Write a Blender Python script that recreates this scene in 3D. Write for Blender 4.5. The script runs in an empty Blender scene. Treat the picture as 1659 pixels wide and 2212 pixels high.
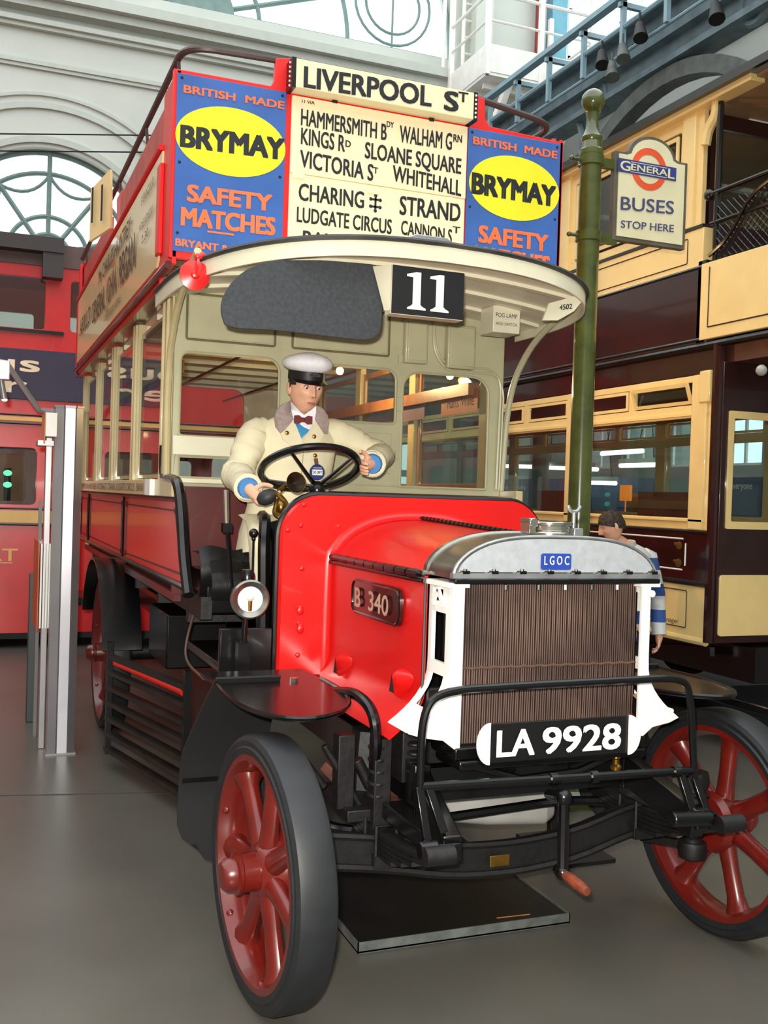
import bpy, bmesh, math, random
from mathutils import Vector, Matrix
random.seed(7)
scene = bpy.context.scene
COL = scene.collection
PI = math.pi
# ---------------------------------------------------------------- camera
CAM = Vector((-1.76, -3.1, 1.6))
FPX = 2210.44
_v1 = (-50.0, 1045.0); _v2 = (6375.0, 1250.0); _pp = (829.5, 1106.0)
def _d(v): return Vector((v[0]-_pp[0], -(v[1]-_pp[1]), -FPX)).normalized()
_Y = _d(_v1); _X = _d(_v2); _X = (_X-_Y*_X.dot(_Y)).normalized(); _Z = _X.cross(_Y)
ROT = Matrix((_X, _Y, _Z))            # camera axes expressed in the world
cam_d = bpy.data.cameras.new('camera'); cam = bpy.data.objects.new('camera', cam_d); COL.objects.link(cam)
cam.matrix_world = Matrix.Translation(CAM) @ ROT.to_4x4()
cam_d.sensor_fit = 'VERTICAL'; cam_d.sensor_height = 24.0; cam_d.lens = FPX/2212*24.0
cam_d.clip_start = 0.05; cam_d.clip_end = 200
scene.camera = cam
# ---------------------------------------------------------------- daylight outside, museum lighting
world = bpy.data.worlds.new('daylight'); scene.world = world; world.use_nodes = True
wb = world.node_tree.nodes['Background']; wb.inputs[0].default_value = (0.93, 0.98, 1.0, 1); wb.inputs[1].default_value = 2.35
scene.view_settings.view_transform = 'Standard'; scene.view_settings.look = 'None'
scene.view_settings.exposure = 0.0; scene.view_settings.gamma = 1.0; scene.view_settings.use_curve_mapping = False
def area(name, loc, target, sx, sy, power, col=(1, 1, 1)):
    l = bpy.data.lights.new(name, 'AREA'); l.shape = 'RECTANGLE'; l.size = sx; l.size_y = sy; l.energy = power; l.color = col
    o = bpy.data.objects.new(name, l); COL.objects.link(o); o.location = loc
    o.rotation_euler = (Vector(target)-Vector(loc)).to_track_quat('-Z', 'Y').to_euler(); return o
area('camera_flash', CAM+Vector((-0.06, -0.02, 0.09)), (0.0, 2.0, 1.55), 0.06, 0.04, 210, (1, 0.96, 0.88))
# ---------------------------------------------------------------- helpers
def ray(px, py): return ROT @ Vector((px-_pp[0], -(py-_pp[1]), -FPX))
def at(px, py, x=None, y=None, z=None):
    """world point seen at a pixel of the photograph, on the plane x=, y= or z="""
    r = ray(px, py)
    for i, v in enumerate((x, y, z)):
        if v is not None: return CAM + r*((v-CAM[i])/r[i])
def srgb(c):
    f = lambda v: v/12.92 if v <= .04045 else ((v+.055)/1.055)**2.4
    return tuple(f(v/255.0) for v in c)
MATS = {}
def mat(name, rgb, rough=.5, metal=0.0, coat=0.0, var=.06, bump=0.0, scale=6.0, emit=0.0):
    if name in MATS: return MATS[name]
    m = bpy.data.materials.new(name); m.use_nodes = True; nt = m.node_tree; b = nt.nodes['Principled BSDF']
    c = srgb(rgb)
    b.inputs['Roughness'].default_value = rough; b.inputs['Metallic'].default_value = metal
    b.inputs['Coat Weight'].default_value = coat; b.inputs['Coat Roughness'].default_value = .06
    tc = nt.nodes.new('ShaderNodeTexCoord'); n = nt.nodes.new('ShaderNodeTexNoise')
    n.inputs['Scale'].default_value = scale; n.inputs['Detail'].default_value = 5
    nt.links.new(tc.outputs['Object'], n.inputs['Vector'])
    r = nt.nodes.new('ShaderNodeValToRGB')
    r.color_ramp.elements[0].position = .3; r.color_ramp.elements[1].position = .7
    r.color_ramp.elements[0].color = tuple(max(0, v*(1-var*2)) for v in c)+(1,)
    r.color_ramp.elements[1].color = tuple(min(1, v*(1+var)) for v in c)+(1,)
    nt.links.new(n.outputs['Fac'], r.inputs['Fac']); nt.links.new(r.outputs['Color'], b.inputs['Base Color'])
    if bump:
        bp = nt.nodes.new('ShaderNodeBump'); bp.inputs['Strength'].default_value = bump; bp.inputs['Distance'].default_value = .01
        nt.links.new(n.outputs['Fac'], bp.inputs['Height']); nt.links.new(bp.outputs['Normal'], b.inputs['Normal'])
    if emit:
        b.inputs['Emission Color'].default_value = c+(1,); b.inputs['Emission Strength'].default_value = emit
    MATS[name] = m; return m
def glass(name, tint=(235, 242, 240), refl=.12):
    if name in MATS: return MATS[name]
    m = bpy.data.materials.new(name); m.use_nodes = True; nt = m.node_tree; nt.nodes.clear()
    o = nt.nodes.new('ShaderNodeOutputMaterial'); mx = nt.nodes.new('ShaderNodeMixShader')
    t = nt.nodes.new('ShaderNodeBsdfTransparent'); g = nt.nodes.new('ShaderNodeBsdfGlossy'); lw = nt.nodes.new('ShaderNodeFresnel')
    lw.inputs['IOR'].default_value = 1.5; g.inputs['Roughness'].default_value = .02
    t.inputs['Color'].default_value = srgb(tint)+(1,)
    ad = nt.nodes.new('ShaderNodeMath'); ad.operation = 'MULTIPLY_ADD'; ad.inputs[1].default_value = 1.4; ad.inputs[2].default_value = refl*.2
    ad.use_clamp = True
    ge = nt.nodes.new('ShaderNodeNewGeometry'); sb = nt.nodes.new('ShaderNodeMath'); sb.operation = 'SUBTRACT'; sb.inputs[0].default_value = 1.0
    ml = nt.nodes.new('ShaderNodeMath'); ml.operation = 'MULTIPLY'
    nt.links.new(ge.outputs['Backfacing'], sb.inputs[1]); nt.links.new(ad.outputs[0], ml.inputs[0]); nt.links.new(sb.outputs[0], ml.inputs[1])
    nt.links.new(lw.outputs[0], ad.inputs[0]); nt.links.new(ml.outputs[0], mx.inputs[0]); nt.links.new(t.outputs[0], mx.inputs[1]); nt.links.new(g.outputs[0], mx.inputs[2])
    nt.links.new(mx.outputs[0], o.inputs[0]); MATS[name] = m; return m
def frame(d):
    d = Vector(d).normalized(); a = Vector((0, 0, 1)) if abs(d.z) < .9 else Vector((1, 0, 0))
    u = d.cross(a).normalized(); return u, d.cross(u).normalized()*-1, d
def rnd(pts, r, n=5):
    """polyline with its interior corners rounded"""
    P = [Vector(p) for p in pts]; out = [P[0]]
    for a, b, c in zip(P, P[1:], P[2:]):
        l1 = min(r, (b-a).length*.49); l2 = min(r, (c-b).length*.49)
        s = b+(a-b).normalized()*l1; e = b+(c-b).normalized()*l2
        for i in range(n+1):
            t = i/n; out.append(s*(1-t)**2+b*2*t*(1-t)+e*t*t)
    out.append(P[-1]); return out
def arc(cx, cy, r, a0, a1, n=16, ry=None):
    ry = r if ry is None else ry
    return [(cx+r*math.cos(math.radians(a0+(a1-a0)*i/n)), cy+ry*math.sin(math.radians(a0+(a1-a0)*i/n))) for i in range(n+1)]
def rrect(x0, x1, y0, y1, r, n=4, rs=None):
    """rounded rectangle outline, counter-clockwise; rs = radii bl, br, tr, tl"""
    rs = rs or (r,)*4; o = []
    for (cx, cy, a, q) in ((x0+rs[0], y0+rs[0], 180, rs[0]), (x1-rs[1], y0+rs[1], 270, rs[1]), (x1-rs[2], y1-rs[2], 0, rs[2]), (x0+rs[3], y1-rs[3], 90, rs[3])):
        o += arc(cx, cy, q, a, a+90, n) if q > 0 else [(cx, cy)]
    return o
class G:
    def __init__(s): s.v = []; s.f = []
    def add(s, vs, fs):
        k = len(s.v); s.v += [Vector(p) for p in vs]; s.f += [tuple(i+k for i in f) for f in fs]; return s
    def box(s, x0, x1, y0, y1, z0, z1):
        return s.add([(x, y, z) for x in (x0, x1) for y in (y0, y1) for z in (z0, z1)],
                     [(0, 1, 3, 2), (4, 6, 7, 5), (0, 4, 5, 1), (2, 3, 7, 6), (0, 2, 6, 4), (1, 5, 7, 3)])
    def bar(s, p0, p1, w, h, up=None):
        p0, p1 = Vector(p0), Vector(p1); d = (p1-p0).normalized()
        if up is None: u, v, _ = frame(d)
        else: v = Vector(up); u = d.cross(v).normalized(); v = u.cross(d).normalized()
        return s.add([p+u*a*w/2+v*b*h/2 for p in (p0, p1) for a, b in ((-1, -1), (1, -1), (1, 1), (-1, 1))],
                     [(3, 2, 1, 0), (4, 5, 6, 7), (0, 1, 5, 4), (1, 2, 6, 5), (2, 3, 7, 6), (3, 0, 4, 7)])
    def tube(s, pts, r, n=8, closed=False, flat=1.0):
        P = [Vector(p) for p in pts]; m = len(P); R = r if isinstance(r, (list, tuple)) else [r]*m
        T = []
        for i in range(m):
            a = P[(i-1) % m] if (closed or i) else P[0]; b = P[(i+1) % m] if (closed or i < m-1) else P[-1]
            T.append((b-a).normalized())
        u, w, _ = frame(T[0]); vs = []
        for i in range(m):
            u = (u-T[i]*u.dot(T[i])).normalized(); w = T[i].cross(u)
            vs += [P[i]+(u*math.cos(2*PI*k/n)+w*math.sin(2*PI*k/n)*flat)*R[i] for k in range(n)]
        fs = [(i*n+k, i*n+(k+1) % n, ((i+1) % m)*n+(k+1) % n, ((i+1) % m)*n+k) for i in range(m if closed else m-1) for k in range(n)]
        if not closed: fs += [tuple(range(n))[::-1], tuple((m-1)*n+k for k in range(n))]
        return s.add(vs, fs)
    def cyl(s, p0, p1, r, r2=None, n=14): return s.tube([p0, p1], [r, r if r2 is None else r2], n)
    def lathe(s, prof, o=(0, 0, 0), d=(0, 0, 1), n=24, closed=False):
        """prof = [(radius, distance along d)]"""
        o = Vector(o); u, w, d = frame(d); m = len(prof); vs = []
        for r, a in prof: vs += [o+d*a+(u*math.cos(2*PI*k/n)+w*math.sin(2*PI*k/n))*max(r, 1e-4) for k in range(n)]
        fs = [(i*n+k, i*n+(k+1) % n, ((i+1) % m)*n+(k+1) % n, ((i+1) % m)*n+k) for i in range(m if closed else m-1) for k in range(n)]
        if not closed: fs += [tuple(range(n))[::-1], tuple((m-1)*n+k for k in range(n))]
        return s.add(vs, fs)
    def ball(s, c, r, n=12, m=8):
        c = Vector(c); r = (r,)*3 if not isinstance(r, (tuple, list)) else r
        vs = [c+Vector((r[0]*math.sin(PI*j/m)*math.cos(2*PI*k/n), r[1]*math.sin(PI*j/m)*math.sin(2*PI*k/n), r[2]*math.cos(PI*j/m))) for j in range(1, m) for k in range(n)]
        vs += [c+Vector((0, 0, r[2])), c-Vector((0, 0, r[2]))]; t = len(vs)-2
        fs = [(j*n+k, j*n+(k+1) % n, (j+1)*n+(k+1) % n, (j+1)*n+k) for j in range(m-2) for k in range(n)]
        fs += [(t, (k+1) % n, k) for k in range(n)]+[(t+1, (m-2)*n+k, (m-2)*n+(k+1) % n) for k in range(n)]
        return s.add(vs, fs)
    def plate(s, outer, holes=(), o=(0, 0, 0), u=(1, 0, 0), v=(0, 0, 1), th=.02):
        """flat sheet with holes in the plane o+u*a+v*b, thickened along u x v"""
        o, u, v = Vector(o), Vector(u), Vector(v); w = u.cross(v).normalized()
        bm = bmesh.new(); loops = []
        for lp in [outer]+list(holes):
            q = []
            for a in lp:
                if not q or (abs(a[0]-q[-1][0])+abs(a[1]-q[-1][1])) > 1e-5: q.append(a)
            if abs(q[0][0]-q[-1][0])+abs(q[0][1]-q[-1][1]) < 1e-5: q.pop()
            vs = [bm.verts.new((a[0], a[1], 0)) for a in q]; loops.append(vs)
            for i in range(len(vs)): bm.edges.new((vs[i], vs[(i+1) % len(vs)]))
        bmesh.ops.triangle_fill(bm, use_beauty=True, use_dissolve=False, edges=bm.edges[:])
        bm.verts.index_update(); V = [x.co.copy() for x in bm.verts]; n = len(V)
        F = [tuple(x.index for x in f.verts) for f in bm.faces]
        L = [[x.index for x in lp] for lp in loops]; bm.free()
        vs = [o+u*p.x+v*p.y for p in V]+[o+u*p.x+v*p.y+w*th for p in V]
        fs = F+[tuple(i+n for i in f[::-1]) for f in F]
        for lp in L:
            for i in range(len(lp)):
                a, b = lp[i], lp[(i+1) % len(lp)]; fs.append((a, b, b+n, a+n))
        return s.add(vs, fs)
    def sheet(s, fn, nu, nv, th=0.0):
        """surface fn(i/nu, j/nv); th gives it thickness along its normal"""
        P = [[Vector(fn(i/nu, j/nv)) for j in range(nv+1)] for i in range(nu+1)]
        if not th:
            return s.add([p for r in P for p in r], [(i*(nv+1)+j, (i+1)*(nv+1)+j, (i+1)*(nv+1)+j+1, i*(nv+1)+j+1) for i in range(nu) for j in range(nv)])
        Q = []
        for i in range(nu+1):
            row = []
            for j in range(nv+1):
                a = P[min(i+1, nu)][j]-P[max(i-1, 0)][j]; b = P[i][min(j+1, nv)]-P[i][max(j-1, 0)]
                row.append(P[i][j]+a.cross(b).normalized()*th)
            Q.append(row)
        N = (nu+1)*(nv+1); I = lambda i, j: i*(nv+1)+j
        fs = []
        for i in range(nu):
            for j in range(nv):
                fs += [(I(i, j), I(i, j+1), I(i+1, j+1), I(i+1, j)), (I(i, j)+N, I(i+1, j)+N, I(i+1, j+1)+N, I(i, j+1)+N)]
        for i in range(nu):
            fs += [(I(i, 0), I(i+1, 0), I(i+1, 0)+N, I(i, 0)+N), (I(i, nv), I(i, nv)+N, I(i+1, nv)+N, I(i+1, nv))]
        for j in range(nv):
            fs += [(I(0, j), I(0, j)+N, I(0, j+1)+N, I(0, j+1)), (I(nu, j), I(nu, j+1), I(nu, j+1)+N, I(nu, j)+N)]
        return s.add([p for r in P for p in r]+[p for r in Q for p in r], fs)
    def loft(s, rings, cap=True):
        n = len(rings[0]); vs = [p for r in rings for p in r]; m = len(rings)
        fs = [(i*n+k, i*n+(k+1) % n, (i+1)*n+(k+1) % n, (i+1)*n+k) for i in range(m-1) for k in range(n)]
        if cap: fs += [tuple(range(n))[::-1], tuple((m-1)*n+k for k in range(n))]
        return s.add(vs, fs)
WM = {}
def _link(o, parent, M):
    COL.objects.link(o); WM[o.name] = M
    if parent is not None:
        o.parent = parent; o.matrix_local = WM[parent.name].inverted() @ M
    else: o.matrix_world = M
    return o
def tidy(me, smooth=35):
    bm = bmesh.new(); bm.from_mesh(me); bmesh.ops.recalc_face_normals(bm, faces=bm.faces[:]); bm.to_mesh(me); bm.free()
    if smooth:
        me.polygons.foreach_set('use_smooth', [True]*len(me.polygons)); me.set_sharp_from_angle(angle=math.radians(smooth))
    return me
def obj(name, g, m, parent=None, loc=(0, 0, 0), rz=0.0, bevel=0.0, smooth=35, rot=None, label=None):
    """g: G or mesh, vertices relative to loc"""
    if isinstance(g, G):
        me = bpy.data.meshes.new(name); me.from_pydata([tuple(p) for p in g.v], [], g.f); tidy(me, smooth); me.materials.append(m)
    else: me = g
    o = bpy.data.objects.new(name, me)
    R = rot.to_4x4() if rot is not None else Matrix.Rotation(rz, 4, 'Z')
    _link(o, parent, Matrix.Translation(loc) @ R)
    if bevel:
        b = o.modifiers.new('bevel', 'BEVEL'); b.width = bevel; b.segments = 2; b.limit_method = 'ANGLE'
    if label: o['label'] = label
    return o
def again(src, parent, loc, rot=None, rz=0.0):
    """another part sharing the mesh of src"""
    o = src.copy(); R = rot.to_4x4() if rot is not None else Matrix.Rotation(rz, 4, 'Z')
    o.parent = None; return _link(o, parent, Matrix.Translation(loc) @ R)
def thing(name, label, cat, loc=(0, 0, 0), group=None, rz=0.0):
    o = bpy.data.objects.new(name, None); o.empty_display_size = .2; _link(o, None, Matrix.Translation(loc) @ Matrix.Rotation(rz, 4, 'Z'))
    o['label'] = label; o['category'] = cat
    if group: o['group'] = group
    return o
def tag(o, label, cat, group=None):
    o['label'] = label; o['category'] = cat
    if group: o['group'] = group
    return o
def struct(name, g, m, **k):
    o = obj(name, g, m, **k); o['kind'] = 'structure'; return o
def text(s, p0, p1, h, m, parent, bold=.0, lift=.003, name='lettering', up=None, ext=.001):
    """flat lettering: starts at p0, ends at p1, cap height h; stands lift off its board"""
    p0, p1 = Vector(p0), Vector(p1); X = (p1-p0); w = X.length; X.normalize()
    Zu = Vector(up) if up is not None else Vector((0, 0, 1)); N = X.cross(Zu).normalized()
    if up is None: Yv = Zu          # vertical strokes stay upright on boards whose lines slope
    else: Yv = N.cross(X).normalized()
    cu = bpy.data.curves.new('t', 'FONT'); cu.body = s; cu.size = 1;  cu.resolution_u = 3
    t = bpy.data.objects.new('t', cu); COL.objects.link(t)
    dg = bpy.context.evaluated_depsgraph_get(); me = bpy.data.meshes.new_from_object(t.evaluated_get(dg))
    COL.objects.unlink(t); bpy.data.objects.remove(t)
    xs = [v.co.x for v in me.vertices]; ys = [v.co.y for v in me.vertices]
    x0, x1 = min(xs), max(xs); cap = .73
    g = G(); n = len(me.vertices)
    V = [X*((v.co.x-x0)/(x1-x0)*w)+Yv*((v.co.y)/cap*h) for v in me.vertices]
    F = [tuple(p.vertices) for p in me.polygons]
    offs = [(0, 0)] if not bold else [(-bold, -bold*.6), (bold, -bold*.6), (-bold, bold*.6), (bold, bold*.6)]
    sx = h/cap*min(1, w/(x1-x0)/(h/cap)*1.15)
    for k, (dx, dy) in enumerate(offs): g.add([v+N*(ext+.0004*k)+X*dx*sx+Yv*dy*h/cap for v in V], F)
    bpy.data.meshes.remove(me)
    me = bpy.data.meshes.new(name); me.from_pydata([tuple(p) for p in g.v], [], g.f); me.materials.append(m)
    return obj(name, me, m, parent, loc=p0+N*lift)
# ---------------------------------------------------------------- materials
RED = mat('bus_red', (212, 22, 20), .3, coat=.12, var=.03)
RED2 = mat('signal_red', (226, 30, 28), .4, var=.03)
OXIDE = mat('wheel_red', (104, 24, 16), .3, coat=.3, var=.12, scale=9)
BLACK = mat('black_paint', (8, 8, 9), .26, coat=.1, var=.1)
IRON = mat('greasy_iron', (15, 13, 12), .55, var=.35, scale=20, bump=.3)
RUST = mat('brown_metal', (82, 44, 34), .55, var=.3, scale=15)
RUBBER = mat('rubber', (27, 29, 32), .55, var=.15, scale=14, bump=.08)
KHAKI = mat('khaki_paint', (184, 180, 146), .38, coat=.1, var=.05)
CREAM = mat('ivory_paint', (224, 219, 192), .4, coat=.1, var=.04)
POSTC = mat('pillar_cream', (200, 184, 138), .35, coat=.2, var=.06)
ADCREAM = mat('poster_cream', (246, 228, 186), .4, var=.02)
ADC2 = mat('side_poster_cream', (234, 204, 148), .3, coat=.4, var=.02)
ADBLUE = mat('enamel_blue', (56, 96, 168), .3, coat=.4, var=.12, scale=3)
YELLOW = mat('enamel_yellow', (238, 226, 36), .35, coat=.2, var=.03)
ORANGE = mat('orange_letter', (236, 112, 62), .45, var=.05)
INK = mat('ink_black', (24, 28, 34), .5, var=.1)
WHITE = mat('white_paint', (238, 234, 226), .4, var=.04)
ALU = mat('cast_aluminium', (172, 174, 176), .38, .75, var=.12, scale=12, bump=.1)
ALU2 = mat('polished_aluminium', (150, 146, 138), .22, .9, var=.2, scale=5)
GREY = mat('hood_grey', (158, 162, 166), .55, var=.06, scale=40)
CHROME = mat('nickel', (200, 196, 185), .15, .95, var=.1)
BRASS = mat('brass', (150, 112, 48), .3, .9, var=.3, scale=15)
MAROON = mat('maroon_panel', (88, 18, 16), .35, coat=.3, var=.1)
LEATHER = mat('black_leather', (20, 19, 19), .35, var=.2, bump=.6, scale=5)
VISOR = mat('dark_canvas', (56, 60, 64), .75, var=.15, bump=.3, scale=60)
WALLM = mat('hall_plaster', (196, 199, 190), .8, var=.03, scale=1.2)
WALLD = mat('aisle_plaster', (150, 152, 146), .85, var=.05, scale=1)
MOULD = mat('moulding_plaster', (186, 190, 180), .75, var=.03)
FRAMEM = mat('window_iron', (116, 140, 134), .6, var=.08)
STEEL = mat('blue_grey_iron', (98, 116, 122), .5, var=.18, scale=5)
STEELD = mat('dark_grey_iron', (84, 88, 84), .55, var=.2, scale=5)
GLASS = glass('window_glass')
GLASS2 = glass('skylight_glass', (245, 252, 253), .0)
# ---------------------------------------------------------------- floor
fl = G(); fl.box(-9, 12, -9, 15, -.12, 0)
FLOORM = mat('resin_floor', (90, 87, 80), .33, var=.08, scale=1.6, coat=.0)
struct('floor', fl, FLOORM)
# expansion joint in the resin floor
jt = G(); a = at(-400, 1726, z=0); b = at(395, 1712, z=0)
jt.bar((a.x, a.y, .0005), (b.x, b.y, .0005), .012, .003, up=(0, 0, 1)); struct('trim_1', jt, mat('joint', (62, 56, 50), .7))
# ---------------------------------------------------------------- back wall with two fan lights
WY = 14.0
c1 = (-.80, 5.28); r1 = 1.66; c2 = (1.55, 9.60); r2 = 4.65
lun1 = arc(c1[0], c1[1], r1, 0, 180, 40); lun2 = arc(c2[0], c2[1], r2, 0, 180, 64)
LOWIN = [(4.95, 1.35), (5.75, 1.35), (5.75, 2.75), (4.95, 2.75)]
w = G(); w.plate([(-9, 0), (8.0, 0), (8.0, 15), (-9, 15)], [lun1, lun2, LOWIN], o=(0, WY, 0), th=-.45)
struct('wall_back', w, WALLM)
def fan(name, c, r, spokes, rings, hub, y, bar=.06, extra=None):
    s = G()
    for rr in rings: s.tube([(px, y, pz) for px, pz in arc(c[0], c[1], rr, 0, 180, 48)], bar*.55, 6)
    for a in spokes:
        A = math.radians(a); s.tube([(c[0]+hub*math.cos(A), y, c[1]+hub*math.sin(A)), (c[0]+r*math.cos(A), y, c[1]+r*math.sin(A))], bar*.6, 6)
    s.bar((c[0]-r, y, c[1]+.03), (c[0]+r, y, c[1]+.03), .1, .1)
    if extra: extra(s)
    o = struct(name, s, FRAMEM)
    p = G(); p.plate([(c[0]+(r-.02)*math.cos(math.radians(t)), c[1]+(r-.02)*math.sin(math.radians(t))) for t in range(0, 181, 6)], o=(0, y+.03, 0), th=.006)
    obj('pane', p, GLASS2, o); return o
g = G(); g.plate(LOWIN, [[(5.0, 1.4), (5.70, 1.4), (5.70, 1.98), (5.0, 1.98)], [(5.0, 2.1), (5.70, 2.1), (5.70, 2.7), (5.0, 2.7)]], o=(0, WY+.2, 0), th=-.05); q = struct('window_6', g, WHITE); obj('pane', G().box(4.96, 5.74, WY+.22, WY+.226, 1.36, 2.74), GLASS2, q)
def drapes(s):
    A = [math.radians(t) for t in (-18, 18, 54, 90, 126, 162, 198)]
    for a, b in zip(A, A[1:]):
        for q, dd in ((1.28, -.34),):
            pa = Vector((c1[0]+q*math.cos(a), WY+.2, c1[1]+q*math.sin(a))); pb = Vector((c1[0]+q*math.cos(b), WY+.2, c1[1]+q*math.sin(b)))
            m = (a+b)/2; pm = Vector((c1[0]+(q-.42)*math.cos(m), WY+.2, c1[1]+(q-.42)*math.sin(m)))
            s.tube([pa*(1-t)**2+pm*2*t*(1-t)+pb*t*t for t in [i/8 for i in range(9)]], .028, 6)
fan('window_1', c1, r1, range(18, 180, 36), (1.62, 1.30, .62, .34), .34, WY+.2, .07, drapes)
def rings2(s):
    for a in range(14, 180, 19):
        A = math.radians(a); cx, cz = c2[0]+3.55*math.cos(A), c2[1]+3.55*math.sin(A)
        for rr in (.52, .72): s.tube([(px, WY+.2, pz) for px, pz in arc(cx, cz, rr, 0, 360, 28)], .025, 6)
        s.tube([(cx, WY+.2, cz+.72), (cx, WY+.2, cz-.9)], .02, 6)
    s.lathe([(.52, -.12), (.52, .12)], (c2[0], WY+.15, c2[1]), (0, 1, 0), 24)
fan('window_2', c2, r2, range(0, 181, 19), (4.6, 2.6, 1.0), .5, WY+.2, .07, rings2)
# mouldings: cornice bands, archivolts
def band(name, z0, z1, d, x0=-9, x1=6.4):
    m = G(); h = z1-z0; m.box(x0, x1, WY-d, WY, z0, z0+h*.45); m.box(x0, x1, WY-d*1.6, WY, z0+h*.45, z1); return struct(name, m, MOULD)
band('trim_2', 9.0, 9.28, .22); band('trim_3', 8.72, 8.86, .10); band('trim_4', 8.12, 8.24, .05); band('trim_5', 4.9, 5.05, .08)
for i, (c, r, wd, d) in enumerate(((c1, 1.72, .10, .05), (c1, 2.25, .09, .05), (c1, 2.45, .05, .04))):
    m = G(); o_ = arc(c[0], c[1], r+wd, 0, 180, 40); i_ = arc(c[0], c[1], r, 180, 0, 40)
    m.plate(o_+i_, o=(0, WY, 0), th=d); struct('trim_%d' % (6+i), m, MOULD)
m = G(); m.box(6.4, 6.75, WY-.35, WY, 0, 15); struct('trim_9', m, WALLM)
# two cable runs across the wall
tag(obj('wire', G().tube([at(-900, 280, y=13.2), at(880, 298, y=13.2)], .012, 5), IRON), 'upper of two thin dark wires strung across the pale wall', 'wire', )
tag(obj('wire', G().tube([at(-900, 318, y=13.2), at(880, 334, y=13.2)], .012, 5), IRON), 'lower of two thin dark wires, crossing the top of the fan window', 'wire')
# left, front and right walls of the hall close the room
struct('wall_left', G().box(-9.3, -9, -9, 15, 0, 9), mat('warm_plaster', (186, 160, 144), .85, var=.2, scale=4))
struct('wall_front', G().box(-9, 12, -9.3, -9, 0, 9), WALLM)
# ---------------------------------------------------------------- right aisle: wall and high glazing beyond the arcade
RX = 9.0
lows = [(y0, y0+.95) for y0 in (7.6, 8.9, 10.2, 11.5, 12.8)]
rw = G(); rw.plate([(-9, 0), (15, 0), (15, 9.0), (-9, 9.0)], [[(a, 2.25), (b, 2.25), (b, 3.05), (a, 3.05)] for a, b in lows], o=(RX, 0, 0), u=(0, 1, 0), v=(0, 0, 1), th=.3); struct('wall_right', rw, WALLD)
lw_ = None
for a, b in lows:
    g = G(); g.plate([(a, 2.25), (b, 2.25), (b, 3.05), (a, 3.05)], [[(a+.04, 2.29), ((a+b)/2-.02, 2.29), ((a+b)/2-.02, 3.01), (a+.04, 3.01)], [((a+b)/2+.02, 2.29), (b-.04, 2.29), (b-.04, 3.01), ((a+b)/2+.02, 3.01)]], o=(RX+.1, 0, 0), u=(0, 1, 0), v=(0, 0, 1), th=.04)
    q = struct('window_5', g, WHITE); obj('pane', G().box(RX+.12, RX+.125, a, b, 2.25, 3.05), GLASS2, q)
gs = G()
for y in [-9+1.2*i for i in range(21)]: gs.box(RX-.04, RX+.04, y-.03, y+.03, 9.0, 14.5)
for z in (10.2, 11.4, 12.8): gs.box(RX-.03, RX+.03, -9, 15, z-.03, z+.03)
gs.box(RX-.12, RX+.1, -9, 15, 8.9, 9.1)
wr = struct('window_3', gs, WHITE); obj('pane', G().box(RX+.05, RX+.056, -9, 15, 9.0, 14.5), GLASS2, wr)
# glazed end bay to the right of the big fan light
eg = G()
for x in [8.0+.55*i for i in range(8)]: eg.box(x-.03, x+.03, WY-.03, WY+.03, 9.2, 15)
for z in (9.2, 10.1, 11.0, 12.0, 13.0): eg.box(8.0, 12, WY-.03, WY+.03, z-.03, z+.03)
we = struct('window_4', eg, WHITE); obj('pane', G().box(8.0, 12, WY+.04, WY+.046, 9.2, 15), GLASS2, we)
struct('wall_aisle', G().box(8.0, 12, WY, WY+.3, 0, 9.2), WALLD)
# ---------------------------------------------------------------- iron arcade parallel to the vehicles
AX = 6.0
ar = thing('iron_arcade', 'grey and blue cast-iron arcade beam rising to the upper right behind the tram', 'girder', (AX, 9, 0))
def arch_outline(y0, y1, z0, top, t):
    c = ((y0+y1)/2, z0); r = (y1-y0)/2; return c, r
for k, (yc, zc, r) in enumerate(((7.55, 4.2, 2.75), (2.0, 4.2, 2.75), (-3.55, 4.2, 2.75))):
    o_ = [(yc+(r+.0)*math.cos(math.radians(t)), zc+r*1.02*math.sin(math.radians(t))) for t in range(0, 181, 6)]
    i_ = [(yc+(r-.2)*math.cos(math.radians(t)), zc+(r*1.02-.2)*math.sin(math.radians(t))) for t in range(180, -1, -6)]
    obj('arch_rib', G().plate(o_+i_, o=(AX, 0, 0), u=(0, 1, 0), v=(0, 0, 1), th=.22), STEELD, ar)
    # spandrel rings between rib and beam
    for (dy, zz, rr) in ((-2.35, 6.75, .42), (2.35, 6.75, .42), (-2.55, 5.75, .22), (2.55, 5.75, .22), (-1.55, 7.18, .22), (1.55, 7.18, .22)):
        obj('spandrel_ring', G().tube([(AX+.1, yc+dy+rr*math.cos(a*PI/12), zz+rr*math.sin(a*PI/12)) for a in range(24)], .05, 6, closed=True), STEEL, ar)
    for s in (-1, 1):
        cp = G().cyl((AX+.1, yc+s*2.78, 0), (AX+.1, yc+s*2.78, 4.2), .13); cp.lathe([(.13, 0), (.2, .1), (.24, .22), (.24, .3)], (AX+.1, yc+s*2.78, 3.95), n=16)
        if s == 1 or k == 2: obj('column', cp, STEELD, ar)
bm_ = G(); bm_.box(AX-.05, AX+.3, -7, 12.6, 7.35, 7.45); bm_.box(AX+.08, AX+.16, -7, 12.6, 7.1, 7.8); bm_.box(AX-.05, AX+.3, -7, 12.6, 7.02, 7.1); bm_.box(AX-.08, AX+.32, -7, 12.6, 7.78, 7.86)
for i in range(38): bm_.ball((AX+.06, -6.7+i*.5, 7.6), .03, 6, 4)
obj('beam', bm_, STEEL, ar)
rl = G(); rl.tube([(AX-.32, -7, 7.62), (AX-.32, 12.4, 7.62)], .035, 6); rl.box(AX-.42, AX-.3, -7, 12.4, 7.95, 8.02); rl.tube([(AX-.3, -7, 7.3), (AX-.3, 12.4, 7.3)], .02, 6)
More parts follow.
